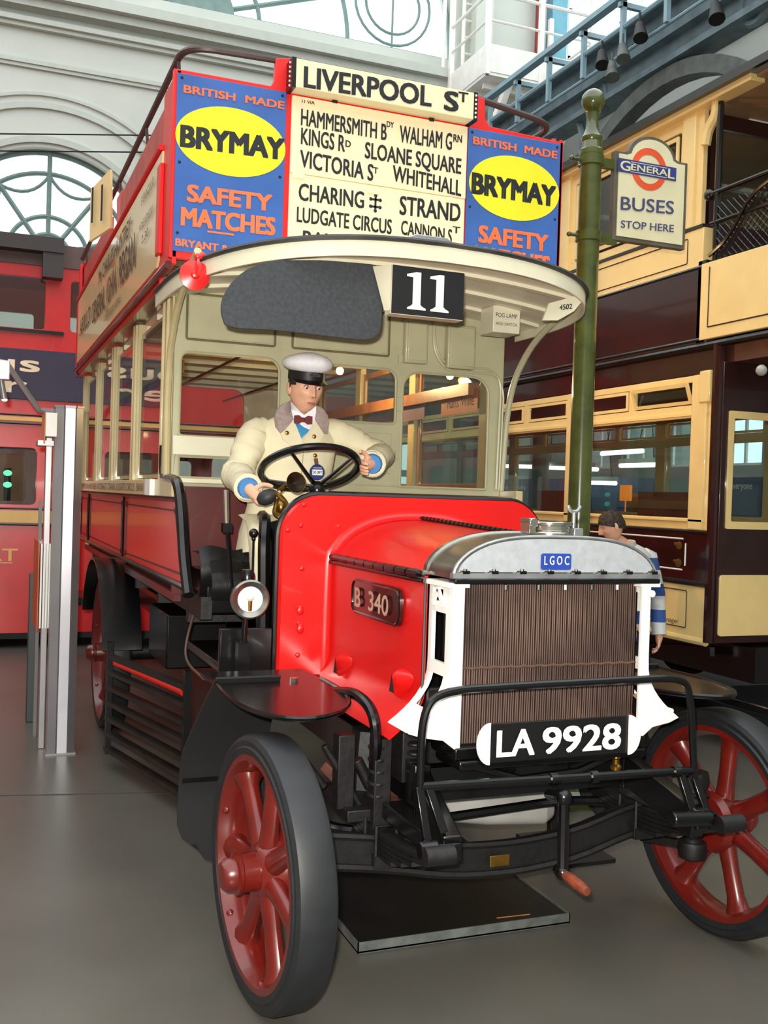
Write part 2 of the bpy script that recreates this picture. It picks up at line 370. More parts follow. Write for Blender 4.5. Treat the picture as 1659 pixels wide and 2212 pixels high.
for i in range(22): rl.box(AX-.36, AX-.30, -6.5+i*.9, -6.44+i*.9, 7.3, 8.0); rl.box(AX-.4, AX-.0, -6.5+i*.9, -6.44+i*.9, 7.86, 7.92)
obj('lighting_track', rl, mat('track_blue', (130, 158, 168), .5), ar)
for i, (px, py) in enumerate(((1345, 98), (1382, 52), (1322, 138), (1545, 8), (1300, 112))):
    p = at(px, py, x=AX-.44); q = G(); q.cyl(p, p+Vector((-.05, -.1, -.22)), .05, .09, 12); q.cyl(p, p+Vector((0, 0, .14)), .015)
    tag(obj('spotlight', q, STEELD if i in (0, 2) else IRON), ('dark spotlight clipped under the lighting track', 'grey spotlight high on the lighting track beside a lit lamp', 'lowest dark spotlight on the lighting track', 'black spotlight at the top edge near the arch', 'leftmost small spotlight on the lighting track')[i], 'spotlight')
p = at(1328, 42, x=AX+.0); tag(obj('lamp', G().ball(p, .07), mat('lamp_glow', (255, 236, 200), .5, emit=6)), 'small glowing lamp above the lighting track', 'lamp')
# ---------------------------------------------------------------- white maintenance balcony
bl = thing('balcony', 'white steel maintenance balcony with railings high on the back wall', 'balcony', (7.4, 13.2, 0))
A = at(1030, 118, y=12.6); B = at(1250, 160, y=12.6); zt = A.z+.1
x0, x1 = A.x, B.x; y0, y1 = 12.2, 13.62; zb = at(1100, 170, y=12.2).z
g = G(); g.box(x0, x1, y0, y1, zb, zb+.05); obj('deck', g, WHITE, bl)
for (a, b) in (((x0, y0), (x1, y0)), ((x0, y0), (x0, y1)), ((x1, y0), (x1, y1))):
    obj('kick_board', G().bar((a[0], a[1], zb+.28), (b[0], b[1], zb+.28), .03, .46, up=(0, 0, 1)), WHITE, bl)
    obj('handrail', G().tube([(a[0], a[1], zb+1.35), (b[0], b[1], zb+1.35)], .03, 6), WHITE, bl)
    obj('mid_rail', G().tube([(a[0], a[1], zb+.9), (b[0], b[1], zb+.9)], .022, 6), WHITE, bl)
for (x, y) in ((x0, y0), ((x0+x1)/2, y0), (x1, y0), (x0, y1), (x1, y1)): obj('post', G().box(x-.04, x+.04, y-.04, y+.04, zb, zb+1.9), WHITE, bl)
for x in (x0+.5, x1-.15): obj('brace', G().bar((x, y0+.15, zb), (x-.5, y1-.1, zb-2.6), .14, .08), WHITE, bl)
for i in range(4): obj('joist', G().box(x0+.1, x1-.1, y0+.3+i*.4, y0+.36+i*.4, zb-.1, zb), WHITE, bl)
# red and blue wall columns, white conduits beside the big window
tag(obj('drainpipe', G().cyl((at(1178, 60, y=13.6).x, 13.84, 7.5), (at(1178, 60, y=13.6).x, 13.84, 14.5), .07), mat('pipe_red', (140, 40, 42), .5)), 'dark red pipe on the wall behind the white balcony', 'pipe')
tag(obj('wall_column', G().box(at(1190, 60, y=13.8).x, at(1222, 60, y=13.8).x, 13.75, 13.98, 7.5, 14.5), mat('column_blue', (108, 164, 182), .5)), 'pale blue iron column beside the dark red pipe', 'column')
for i, px in enumerate((966, 1008)):
    x = at(px, 100, y=13.7).x; g = G().tube([(x, 13.85, 7.8), (x, 13.85, 14.5)], .035, 6)
    if i == 1:
        g.tube([(x+.35, 13.85, 7.8), (x+.35, 13.85, 14.5)], .035, 6)
        for k in range(22): g.tube([(x, 13.85, 7.9+k*.3), (x+.35, 13.85, 7.9+k*.3)], .018, 5)
    tag(obj(('conduit', 'ladder')[i], g, WHITE), ('thin white conduit running up beside the big fan window', 'white wall ladder just left of the balcony')[i], ('pipe', 'ladder')[i])
# ================================================================ the motor bus
bus = thing('motor_bus', 'vintage red open-top double-decker motor bus with white radiator sides and driver at the wheel', 'bus', (0, 2.8, 0))
# ---- wheels
def wheel(cx, cy, R, steer, side, tyre_w=.065, label=None, k=1.0):
    """rim mesh with tyre, hub, hub cap and seven spokes; axle along local x, side = outward sign"""
    M = Matrix.Rotation(steer, 3, 'Z'); c = Vector((cx, cy, R)); ri = R-.06; r0 = ri-.034
    g = G(); g.lathe([(ri, -tyre_w+.004), (ri, tyre_w-.004), (r0+.012, tyre_w-.004), (r0, tyre_w*.5), (r0-.008, 0), (r0, -tyre_w*.5), (r0+.012, -tyre_w+.004)], d=(1, 0, 0), n=56, closed=True)
    for a in range(6): # felloe bolts
        t = a*PI/3+.3; g.ball((side*tyre_w*.6, (r0+.012)*math.cos(t), (r0+.012)*math.sin(t)), .016, 8, 6)
    rim = obj('wheel', g, OXIDE, bus, loc=c, rot=M, label=label)
    w = tyre_w; g = G(); g.lathe([(ri-.002, -w*.97), (ri-.002, w*.97), (ri+.018, w*1.03), (ri+.024, w*.95), (R-.02, w*.98), (R-.006, w*.85), (R, w*.6), (R, -w*.6), (R-.006, -w*.85), (R-.02, -w*.98), (ri+.024, -w*.95), (ri+.018, -w*1.03)], d=(1, 0, 0), n=72, closed=True)
    obj('tyre', g, RUBBER, rim, loc=c, rot=M)
    g = G(); s = side
    g.lathe([(.02, -s*.075), (.10, -s*.075), (.115, -s*.05), (.10, s*.0), (.085, s*.03), (.07, s*.045), (.02, s*.045)], d=(1, 0, 0), n=24); obj('hub', g, OXIDE, rim, loc=c, rot=M)
    g = G(); g.lathe([(.001, s*.03), (.062, s*.03), (.058, s*.095), (.064, s*.10), (.064, s*.11), (.052, s*.115), (.05, s*.14), (.038, s*.155), (.001, s*.16)], d=(1, 0, 0), n=20); obj('hub_cap', g, OXIDE, rim, loc=c, rot=M)
    src = None
    for i in range(7):
        A = Matrix.Rotation(i*2*PI/7+.12, 3, 'X')
        if src is None:
            g = G(); L = r0+.004
            g.tube([(s*.005, 0, .07), (s*.004, 0, .12), (s*.002, 0, L*.55), (0, 0, L*.82), (0, 0, L*.93), (0, 0, L+.008)], [.042, .037, .034, .036, .044, .06], 12, flat=.8)
            src = obj('spoke', g, OXIDE, rim, loc=c, rot=M@A)
        else: again(src, rim, c, rot=M@A)
    return rim
ST = math.radians(4.5)
wheel(-.88, -.01, .42, ST, -1); wheel(.88, -.01, .42, ST, 1)
wheel(-.90, 3.95, .50, 0, -1, .075); wheel(.90, 3.95, .50, 0, 1, .075)
# ---- chassis
for s in (-1, 1):
    g = G(); x = s*.40
    g.box(x-.03, x+.03, -.1, 6.3, .60, .74)
    g.bar((x, -.08, .67), (x*1.12, -.42, .57), .06, .10, up=(0, 0, 1)); obj('chassis_rail', g, BLACK, bus, bevel=.006)
    g = G() # front leaf spring, five leaves
    for k in range(5):
        hl = .48-.08*k; n = 10
        for a in range(n):
            t0, t1 = -1+2*a/n, -1+2*(a+1)/n
            f = lambda t: (s*.50, .0+hl*t, .505-.016*k+.07*(hl*t/.48)**2)
            g.bar(f(t0), f(t1), .055, .013, up=(0, 0, 1))
    g.cyl((s*.47, -.48, .585), (s*.56, -.48, .585), .028); g.cyl((s*.47, .48, .585), (s*.53, .48, .585), .028)
    g.box(s*.50-.04, s*.50+.04, -.06, .06, .40, .44)
    for q in (-.05, .05): g.tube([(s*.50-.035, q, .40), (s*.50-.035, q, .535), (s*.50+.035, q, .535), (s*.50+.035, q, .40)], .007, 6)
    obj('leaf_spring', g, IRON, bus)
cm = obj('cross_member', G().box(-.40, .40, -.03, .03, .61, .72), BLACK, bus, loc=(0, -.05, 0))
for y in (1.0, 2.2, 3.2, 4.6, 6.2): again(cm, bus, (0, y, 0))
# front axle: dropped I-beam
ax = [(-.80, .475), (-.66, .46), (-.46, .43), (-.25, .385), (0, .375), (.25, .40), (.42, .455), (.60, .485), (.80, .475)]
axp = rnd([(a, 0, b) for a, b in ax], .1, 3)
g = G(); g.loft([[p+Vector(q) for q in ((0, -.025, -.045), (0, .025, -.045), (0, .025, .045), (0, -.025, .045))] for p in axp]); g.tube([p+Vector((0, -.03, -.05)) for p in axp], .013, 6); g.tube([p+Vector((0, -.03, .05)) for p in axp], .012, 6)
axle = obj('front_axle', g, IRON, bus)
obj('maker_plate', G().box(-.115, -.04, -.045, -.04, .355, .395), BRASS, axle, bevel=.003)
for s in (-1, 1):
    g = G(); g.cyl((s*.76, 0, .30), (s*.76, 0, .58), .036); g.lathe([(.05, 0), (.055, .03), (.05, .06)], (s*.76, 0, .55)); g.lathe([(.05, 0), (.055, .03), (.05, .06)], (s*.76, 0, .29))
    g.cyl((s*.76, 0, .42), (s*.86, 0, .42), .035); g.bar((s*.76, 0, .33), (s*.68, .2, .31), .03, .03); obj('stub_axle', g, IRON, bus)
obj('track_rod', G().tube(rnd([(-.70, .22, .50), (-.55, .2, .44), (-.3, .2, .45), (.3, .2, .48), (.55, .2, .46), (.70, .22, .50)], .08), .018, 8), BLACK, bus)
obj('brake_rod', G().tube([(-.6, .32, .52), (-.2, .35, .50), (.1, .33, .55), (.55, .3, .50)], .013, 6), RUST, bus)
# engine, sump, sundry ironwork under the bonnet
g = G(); g.loft([[(x, y, z) for (y, z) in rrect(.28+.03*k, .80-.03*k, zb, zt, .04)] for x, zb, zt, k in ((-.20, .43, .60, 1), (-.16, .41, .60, 0), (.05, .375, .60, 0), (.30, .355, .58, 0), (.35, .365, .56, 1), (.375, .39, .52, 3))])
obj('engine_sump', g, mat('sump_aluminium', (186, 184, 178), .42, .25, var=.1), bus, bevel=.01)
g = G(); g.box(-.24, .24, .25, 1.1, .62, .92); g.box(-.16, .16, .3, 1.0, .92, 1.25)
for i in range(4): g.cyl((0, .38+.19*i, 1.2), (0, .38+.19*i, 1.3), .07)
g.cyl((-.3, .55, .72), (-.3, .85, .72), .07); g.cyl((-.33, .3, .6), (-.33, .45, .6), .05)
obj('engine', g, IRON, bus, bevel=.01)
g = G()
for (px, py, px2, py2, r) in ((770, 1640, 800, 1700, 14), (700, 1610, 790, 1760, 9), (845, 1600, 850, 1700, 8), (865, 1600, 880, 1800, 12), (820, 1620, 900, 1790, 8), (640, 1620, 700, 1700, 10)):
    a = at(px, py, y=.12); b = at(px2, py2, y=.12); g.cyl(a, b, r*.0014)
g.box(-.60, -.44, .05, .4, .52, .56); g.box(-.62, -.56, .1, .16, .55, .80); g.box(-.52, -.46, .02, .08, .44, .8); g.box(-.44, -.38, -.02, .12, .66, .86)
for k in range(5): g.lathe([(.03, 0), (.034, .008), (.03, .016)], (-.50, .05, .60+.04*k)); g.lathe([(.022, 0), (.026, .006), (.022, .012)], (-.41, -.05, .70+.03*k))
obj('engine_bracket', g, IRON, bus, bevel=.004)
g = G(); g.bar(at(700, 1650, y=.4), at(840, 1790, y=.25), .05, .04); g.bar(at(840, 1790, y=.25), at(850, 1700, y=.1), .04, .02); obj('steering_drop_arm', g, RUST, bus, bevel=.005)
obj('steering_box', G().box(-.46, -.40, .18, .34, .50, .53), ALU, bus, bevel=.006)
g = G(); g.loft([[(x+.07*math.cos(t)*k, .34+.10*math.sin(t)*k, z) for t in [i*PI/4 for i in range(8)]] for x, z, k in ((-.44, .50, 1), (-.44, .64, .95), (-.44, .76, .6))]); obj('steering_gear', g, IRON, bus)
# pump tap with brass body below the radiator
g = G(); g.lathe([(.008, 0), (.018, .0), (.02, .012), (.012, .02), (.011, .035), (.016, .04), (.012, .05), (.012, .07)], at(1330, 1662, y=-.22), (0, 0, 1)); obj('drain_tap', g, BRASS, bus)
# ---- radiator
YR = -.20; L, R_ = -.322, .348
core = obj('radiator', G().box(L, R_, YR+.035, YR+.16, .80, 1.36), mat('radiator_core', (14, 11, 10), .6, var=.2, scale=9), bus)
TUB = mat('radiator_tube', (124, 96, 84), .45, .2, var=.35, scale=4)
g = G(); n = 78
for i in range(n):
    x = L+.006+(R_-L-.012)*i/(n-1); dx = .0012*math.sin(i*2.7); g.tube([(x, YR+.028, .82), (x+dx, YR+.026, 1.0), (x-dx, YR+.026, 1.2), (x, YR+.028, 1.352)], .0021, 5)
o = obj('radiator_tubes', g, TUB, core); o['kind'] = 'stuff'; o['label'] = 'rows of thin vertical coppery radiator tubes'
g = G()
for i in range(60): g.ball((L+.01+(R_-L-.02)*i/59, YR+.022, 1.062+.002*math.sin(i*1.3)), .0052, 6, 4)
g.bar((L, YR+.026, 1.062), (R_, YR+.026, 1.062), .012, .004); obj('tube_tie', g, mat('tie_wire', (92, 66, 56), .6), core)
g = G(); g.box(L-.02, R_+.03, YR-.01, YR+.18, .775, .815); g.box(L-.01, R_+.02, YR-.025, YR+.16, .745, .775); obj('bottom_tank', g, BLACK, core, bevel=.006)
g = G() # brackets under the tank
for x0, x1 in ((-.1, -.3), (.12, .32)): g.bar((x0, YR+.05, .70), (x1, YR+.05, .77), .02, .05)
g.tube([(-.3, YR, .76), (-.1, YR, .70), (.12, YR, .71), (.3, YR, .77)], .012); obj('tank_bracket', g, BLACK, core)
# hood
def hood_out(xl, xr, zb, zt, n=12):
    cx = (xl+xr)/2; hw = (xr-xl)/2
    pts = []
    for i in range(n*2+1):
        t = -1+i/n; pts.append((cx+hw*math.sin(t*PI/2), zb+(zt-zb)*(max(0, 1-abs(math.sin(t*PI/2))**3.2))**.62))
    return pts
HO = hood_out(-.372, .398, 1.362, 1.492)
g = G(); g.loft([[Vector((x*sc+(1-sc)*.013, y, z-dz)) for x, z in HO]+[Vector((.398*sc, y, 1.35)), Vector((-.372*sc, y, 1.35))] for sc, y, dz in ((.97, YR-.012, .006), (1.0, YR-.002, 0), (1.0, YR+.17, 0), (1.015, YR+.175, -.006), (1.015, YR+.20, -.006), (.99, YR+.21, 0))])
hood = obj('radiator_hood', g, ALU2, core)
g = G(); HF = hood_out(-.352, .380, 1.372, 1.48); g.plate(HF, o=(0, YR-.012, 0), th=.004); obj('hood_face', g, GREY, hood)
g = G(); g.tube([(x, YR-.012, z) for x, z in hood_out(-.366, .392, 1.368, 1.488)], .005, 6); g.box(-.375, .402, YR-.024, YR, 1.352, 1.368); obj('hood_bead', g, ALU, hood)
obj('hood_gasket', G().box(-.37, .40, YR-.03, YR+.02, 1.335, 1.351), BLACK, hood, bevel=.003)
src = None
for i in range(8):
    x = -.335+i*.101
    if not src:
        b = G(); b.box(-.012, .012, -.01, .01, -.006, .004); b.cyl((0, 0, 0), (0, 0, .009), .006, n=6); src = obj('bolt', b, BLACK, hood, loc=(x, YR-.026, 1.373))
    else: again(src, hood, (x, YR-.026, 1.373))
for i, x in enumerate((-.19, -.07, .03, .13, .23)):
    obj('stud', G().cyl((x, YR-.026, 1.332), (x, YR-.026, 1.316), .006, n=6), (BLACK, BLACK, ALU, BLACK, ALU)[i], hood)
a = at(1168, 1231, y=YR-.022); b = at(1234, 1196, y=YR-.022)
bd = obj('badge', G().plate(rrect(a.x, b.x, a.z, b.z, .008), o=(0, YR-.02, 0), th=.004), mat('badge_blue', (38, 66, 152), .35, coat=.3), hood)
text('L G O C', (a.x+.010, YR-.021, a.z+.017), (b.x-.010, YR-.021, a.z+.017), .030, mat('badge_silver', (205, 208, 212), .4), bd, .01, lift=.0045)
# filler cap on the hood
cp = at(1190, 1150, y=YR+.08); cx = cp.x+.0
g = G(); g.lathe([(.085, 0), (.085, .012), (.07, .016), (.066, .034), (.078, .037), (.078, .046), (.05, .05)], (cx, YR+.09, 1.488), n=28)
g.box(cx-.10, cx-.075, YR+.05, YR+.11, 1.495, 1.545); g.cyl((cx-.085, YR+.045, 1.53), (cx-.085, YR+.115, 1.53), .016); g.bar((cx-.08, YR+.08, 1.535), (cx+.09, YR+.08, 1.522), .03, .008)
cap = obj('filler_cap', g, CHROME, bus, bevel=.002)
g = G(); g.cyl((cx+.075, YR+.06, 1.50), (cx+.075, YR+.06, 1.57), .007); g.tube(rnd([(cx+.05, YR+.06, 1.59), (cx+.062, YR+.06, 1.57), (cx+.088, YR+.06, 1.57), (cx+.10, YR+.06, 1.59)], .01), .007); g.box(cx+.06, cx+.095, YR+.03, YR+.1, 1.49, 1.515); obj('wing_nut', g, ALU, cap, bevel=.002)
# white side castings: front flange, slotted side web flaring out to a foot
for s in (-1, 1):
    xi = L if s < 0 else R_            # inner edge at the core
    def X(z):                          # outward sweep of the web
        t = max(0, (1.06-z)/.19); return (.045 if s < 0 else .035)+.135*min(1, t)**2.1
    Zs = [1.335-.0245*i for i in range(20)]; Zs[-1] = .868
    outer = [(xi+s*X(z), z) for z in Zs]
    inner = [(xi, .868-.0), (xi, .83), (xi-s*.0, .82)] if s < 0 else [(xi, .86), (xi-.0, .83)]
    foot = [(xi+s*.13, .852), (xi+s*.06, .84), (xi+s*.02, .81), (xi, .80)]
    pl = [(xi, 1.335)]+outer+foot
    g = G(); g.plate(pl, o=(0, YR+.01, 0), th=.016); cst = obj('radiator_side', g, WHITE, bus, bevel=.003, label='white cast side of the radiator flaring to a foot')
    g = G() # web with three slots, swept surface
    ys = [YR+.01, YR+.035, YR+.06, YR+.115, YR+.14, YR+.165]
    zz = [1.335, 1.31, 1.27, 1.245, 1.235, 1.19, 1.10, 1.075, 1.035, 1.01, .985, .955, .93, .91, .89, .875, .868]
    def hole(j, i):
        z0, z1 = zz[i], zz[i+1]; m = (z0+z1)/2; y = (ys[j]+ys[j+1])/2-YR
        return .045 < y < .13 and (1.275 < m < 1.31 and y > .05 or 1.08 < m < 1.235 or .93 < m < 1.035) and 0 < j < 4
    vid = {}; V = []; F = []
    def vv(i, j, k):
        if (i, j, k) not in vid:
            vid[(i, j, k)] = len(V); V.append((xi+s*(X(zz[i])+(0 if k else -.014)), ys[j]+(.002 if s < 0 else 0), zz[i]))
        return vid[(i, j, k)]
    solid = {(i, j) for i in range(len(zz)-1) for j in range(5) if not hole(j, i)}
    for (i, j) in solid:
        for k in (0, 1): F.append((vv(i, j, k), vv(i+1, j, k), vv(i+1, j+1, k), vv(i, j+1, k)))
        for (di, dj, a, b) in ((-1, 0, (i, j), (i, j+1)), (1, 0, (i+1, j), (i+1, j+1)), (0, -1, (i, j), (i+1, j)), (0, 1, (i, j+1), (i+1, j+1))):
            if (i+di, j+dj) not in solid: F.append((vv(*a, 0), vv(*b, 0), vv(*b, 1), vv(*a, 1)))
    g.add(V, F)
    g.box(min(xi-s*.012, xi+s*.066), max(xi-s*.012, xi+s*.066), YR-.012, YR+.17, 1.322, 1.337)
    g.bar((xi+s*.05, YR+.09, 1.31), (xi+s*.05, YR+.05, 1.26), .008, .016); g.bar((xi+s*.05, YR+.09, 1.31), (xi+s*.05, YR+.13, 1.26), .008, .016)
    obj('side_web', g, WHITE, cst, smooth=50)
    obj('dark_slot', G().box(min(xi, xi+s*.012), max(xi, xi+s*.012), YR+.04, YR+.14, .95, 1.3), BLACK, cst)
    g = G(); g.cyl((xi+s*.03, YR-.02, 1.30), (xi+s*.03, YR+.0, 1.30), .012, n=8); g.cyl((xi+s*.13, YR-.015, .895), (xi+s*.13, YR+.02, .895), .009, n=6); obj('bolt', g, WHITE, cst)
# number plate
pz0, pz1, pxl, pxr = .782, .905, -.262, .250
np_ = obj('number_plate', G().box(pxl, pxr, -.286, -.276, pz0, pz1), mat('plate_black', (16, 16, 17), .35, coat=.2), bus, bevel=.002)
PW = mat('plate_white', (246, 243, 228), .45)
a = at(1073, 1629, y=-.288); b = at(1150, 1616, y=-.288)
text('LA', (a.x, -.287, .802), (at(1152, 1618, y=-.288).x, -.287, .802), .086, PW, np_, .025)
text('9928', (at(1172, 1618, y=-.288).x, -.287, .802), (at(1338, 1600, y=-.288).x, -.287, .802), .086, PW, np_, .03)
for s, xx in ((-1, pxl), (1, pxr)):
    h = (pz1-pz0)/2+.004; q = [(xx+s*.046*math.cos(t), (pz0+pz1)/2+h*math.sin(t)) for t in [-PI/2+PI*i/14 for i in range(15)]]
    obj('plate_end', G().plate(q, o=(0, -.288, 0), th=.006), PW, np_)
obj('plate_bracket', G().box(-.27, .26, -.274, -.20, .768, .782), BLACK, np_)
# guard hoop and lower frame
YG = -.37
P = lambda px, py: at(px, py, y=YG)
hoop = [P(907, 1705), P(915, 1580), P(975, 1493), P(1440, 1465), P(1492, 1510), P(1500, 1685)]
g = G(); g.tube(rnd([P(907, 1705), P(912, 1540), P(950, 1493), P(1130, 1481), P(1475, 1463), P(1492, 1500), P(1500, 1690)], .1, 8), .0125, 10); gd = obj('radiator_guard', g, BLACK, bus, label='black tubular guard hoop across the radiator')
g = G(); g.tube([P(908, 1700), P(1503, 1664)], .0135, 10)
for px, py in ((1195, 1683), (1282, 1678), (1460, 1667)): q = P(px, py); g.cyl(q-Vector((.012, 0, 0)), q+Vector((.012, 0, 0)), .019)
obj('lower_tube', g, BLACK, gd)
for a, b in (((905, 1700), (925, 1830)), ((925, 1700), (958, 1800)), ((1500, 1680), (1530, 1765)), ((1470, 1672), (1500, 1770))): obj('strut', G().bar(P(*a), at(b[0], b[1], y=-.42), .018, .026), BLACK, gd, bevel=.003)
g = G(); g.cyl(at(905, 1838, y=-.45), at(945, 1832, y=-.45), .026); g.box(-.5, -.42, -.44, .0, .545, .60); obj('dumb_iron', g, BLACK, bus, bevel=.006)
obj('dumb_iron', G().cyl(at(1450, 1770, y=-.45), at(1535, 1768, y=-.45), .024).box(.42, .50, -.44, .0, .555, .61), BLACK, bus, bevel=.006)
# starting handle
a = at(1186, 1716, y=-.20); h0 = at(1218, 1722, y=-.40); h1 = at(1215, 1885, y=-.40); h2 = at(1266, 1932, y=-.52)
g = G(); g.cyl(a, h0, .017); g.tube(rnd([h0+Vector((0, .03, 0)), h0, h1, h1+Vector((0, .03, 0))], .02), .018, 10); g.ball(h0, .026); g.ball(h1, .024); sh = obj('starting_handle', g, BLACK, bus)
hd = Vector((.005, -.13, -.012)); g = G(); g.tube([h1+hd*t for t in (.12, .3, .6, .9, 1)], [.014, .017, .018, .017, .013], 10); obj('wooden_grip', g, mat('grip_wood', (124, 58, 34), .5, var=.3, scale=20), sh)
# bracket under the bonnet side: thick black hoop carrying the mudguard
g = G(); g.tube(rnd([at(715, 1494, x=-.555), at(768, 1496, x=-.545), at(806, 1532, x=-.53), at(815, 1600, x=-.52), at(806, 1690, x=-.5)], .08, 5), .019, 10); obj('mudguard_stay', g, BLACK, bus)
# ---- bonnet
def bonnet_sec(y):
    t = (y+.03)/.96; hw = .375+.012*t; zt = 1.478+.03*t; zs = 1.352
    o = [(-hw, zs)]
    for i in range(1, 16):
        a = -1+2*i/16; o.append((hw*a, zs+(zt-zs)*(1-abs(a)**2.6)**.75))
    o.append((hw, zs)); return o
g = G(); g.sheet(lambda u, v: (lambda q: (q[0], -.03+.96*u, q[1]))(bonnet_sec(-.03+.96*u)[int(round(v*16))]), 10, 16, .008)
bn = obj('bonnet_top', g, RED, bus)
g = G(); g.tube([(0.0, -.03, 1.484), (0.0, .90, 1.514)], .008, 6)
for i in range(24): g.cyl((0, -.02+.038*i, 1.485+.0012*i), (0, .006+.038*i, 1.486+.0012*i), .0105, n=8)
obj('centre_hinge', g, BLACK, bn)
for s in (-1, 1):
    def side(u, v):
        y = -.04+.98*u; hw = .377+.012*u
        if v < .6: return (s*hw, y, 1.345-(1.345-.95)*v/.6)
        t = (v-.6)/.4; dz = .14+.02*u; return (s*(hw+.12*t**1.6*(1-.35*u)), y, .95-dz*t)
    sd = obj('bonnet_side', G().sheet(side, 12, 20, -.008*s), RED, bus)
    g = G(); g.tube([(s*.383, -.03, 1.350), (s*.395, .93, 1.346)], .013, 8); g.tube([(s*.388, -.03, 1.328), (s*.400, .93, 1.324)], .009, 6)
    for i in range(9): g.cyl((s*.390, .0+.1*i, 1.346), (s*.391, .085+.1*i, 1.345), .0155, n=8)
    obj('side_hinge', g, BLACK, sd)
    g = G(); g.tube([(s*.388, -.045, 1.34), (s*.388, -.045, .95), (s*.42, -.045, .88), (s*.46, -.045, .84)], .005, 6); obj('edge_strip', g, BLACK, sd)
    if s < 0:
        def S(px, py): p = at(px, py, x=-.40); return p
        a = S(764, 1252); b = S(866, 1348); y0, y1, z0, z1 = b.y, a.y, (S(866, 1348).z+S(764, 1330).z)/2, (S(866, 1265).z+a.z)/2
        npl = obj('bonnet_plate', G().plate([(-q, z) for q, z in rrect(y0, y1, z0, z1, .04)], o=(-.392, 0, 0), u=(0, -1, 0), v=(0, 0, 1), th=.014), mat('plate_brown', (52, 22, 20), .25, .3, coat=.6), sd)
        g = G(); o_ = rrect(y0+.008, y1-.008, z0+.008, z1-.008, .034); g.tube([(-.407, q, z) for q, z in o_], .004, 5, closed=True); obj('raised_rim', g, mat('plate_rim', (40, 18, 16), .2, .4, coat=.5), npl)
        DIG = mat('worn_brass', (196, 158, 136), .5, .1, var=.1)
        text('B', (-.4085, y1-.06, z0+.030), (-.4085, y1-.12, z0+.030), z1-z0-.06, DIG, npl, .025, ext=.003)
        text('340', (-.4085, y1-.205, z0+.030), (-.4085, y0+.085, z0+.030), z1-z0-.06, DIG, npl, .02, ext=.003)
        for (px, py) in ((748, 1428), (874, 1465)):
            c = S(px, py); q = G()
            def scoop(u, v, c=c):      # half-cone bulge, open at its rear lower end
                a = PI*v; r = .052*(1-u)**.55
                return (-.388-.042*math.sin(a)*(1-u)**.7-.002, c.y+.045-.10*u, c.z-.025+.03*u+r*math.cos(a))
            q.sheet(scoop, 8, 12, .004); sc = obj('air_scoop', q, RED, sd)
            y_ = c.y+.030
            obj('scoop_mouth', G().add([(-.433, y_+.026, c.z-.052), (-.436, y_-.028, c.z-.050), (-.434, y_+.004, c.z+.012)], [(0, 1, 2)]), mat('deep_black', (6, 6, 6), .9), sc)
# ---- scuttle
YS = .90
def sc_out(w0, w1, zb, zt, r=.16): return rrect(w0, w1, zb, zt, .02, 8, rs=(.02, .02, r, r))
def crown(p, zt): return (p[0], p[1]+(.03*(1-(p[0]/.6)**2) if p[1] > zt-.2 else 0))
so = [crown(p, 1.585) for p in sc_out(-.612, .612, .86, 1.585)]
g = G(); g.loft([[Vector((x*k, y, z)) for x, z in so] for k, y in ((.985, YS), (1, YS+.012), (1, YS+.07))])
g.sheet(lambda u, v: (-.612+.23*u, YS-.0+.1*math.sin(v*PI/2), .865-.04*(1-math.cos(v*PI/2))), 3, 5, .006)
sct = obj('scuttle', g, RED, bus)
# fillet where the bonnet meets the scuttle
g = G(); n = 16
def fil(u, v):
    q = bonnet_sec(.9); i = u*(len(q)+3)
    pts = [(-.389, .87), (-.389, 1.1)]+q+[(.389, 1.1), (.389, .87)]
    k = min(int(i), len(pts)-2); t = i-k; x = pts[k][0]*(1-t)+pts[k+1][0]*t; z = pts[k][1]*(1-t)+pts[k+1][1]*t
    d = Vector((x, (z-1.25)*1.0)).normalized() if z > 1.3 else Vector((1 if x > 0 else -1, 0))
    r = .035; return (x+d.x*r*(1-math.cos(v*PI/2)), YS-r+r*math.sin(v*PI/2)-.001, z+d.y*r*(1-math.cos(v*PI/2)))
g.sheet(fil, 76, 5, .003); obj('scuttle_fillet', g, RED, sct)
g = G(); rim = [p for p in so if True]; g.tube([(x*1.003, YS+.04, z+.002) for x, z in so], .014, 8, closed=True); obj('scuttle_bead', g, BLACK, sct)
g = G()
for px, py in ((731, 1137), (650, 1135), (622, 1145), (652, 1228), (645, 1345), (643, 1415), (657, 1090)): q = at(px, py, y=YS); obj('scuttle_rivet', G().ball((q.x, YS-.001, q.z), (.011, .007, .011), 8, 6), RED, sct)
q = at(730, 1137, y=YS); obj('rivet_washer', G().lathe([(.034, 0), (.032, .004)], (q.x, YS-.004, q.z), (0, 1, 0), 20), RED, sct)
for px, py in ((648, 1318), (648, 1358)): q = at(px, py, y=YS); g.ball((q.x, YS-.006, q.z), (.016, .008, .022), 10, 6)
a = at(606, 1343, y=YS); b = at(650, 1338, y=YS); g.box(a.x, b.x, YS-.006, YS, a.z-.006, a.z+.002); g.box(b.x-.012, b.x+.012, YS-.008, YS, b.z-.03, b.z+.05)
obj('scuttle_hinge', g, RED, sct)
# black side of the scuttle towards the driver, deep lip under it
g = G(); g.sheet(lambda u, v: (-.615-.02*math.sin(u*PI), YS+.06+.28*u, .86+(1.49-.86)*v-.0*u-(.05*u*v)), 6, 8, .01)
g.tube(rnd([(-.64, YS+.10, .86), (-.655, YS+.10, 1.40), (-.64, YS+.14, 1.49), (-.61, YS+.3, 1.5)], .06, 5), .026, 8); obj('cab_side', g, BLACK, sct)
g = G(); g.box(-.84, -.62, YS+.04, YS+.07, .86, 1.05); obj('toe_board', g, BLACK, bus, bevel=.004)
obj('cab_floor_board', G().box(-.80, .60, YS+.10, YS+.9, .84, .88), BLACK, bus, bevel=.004)
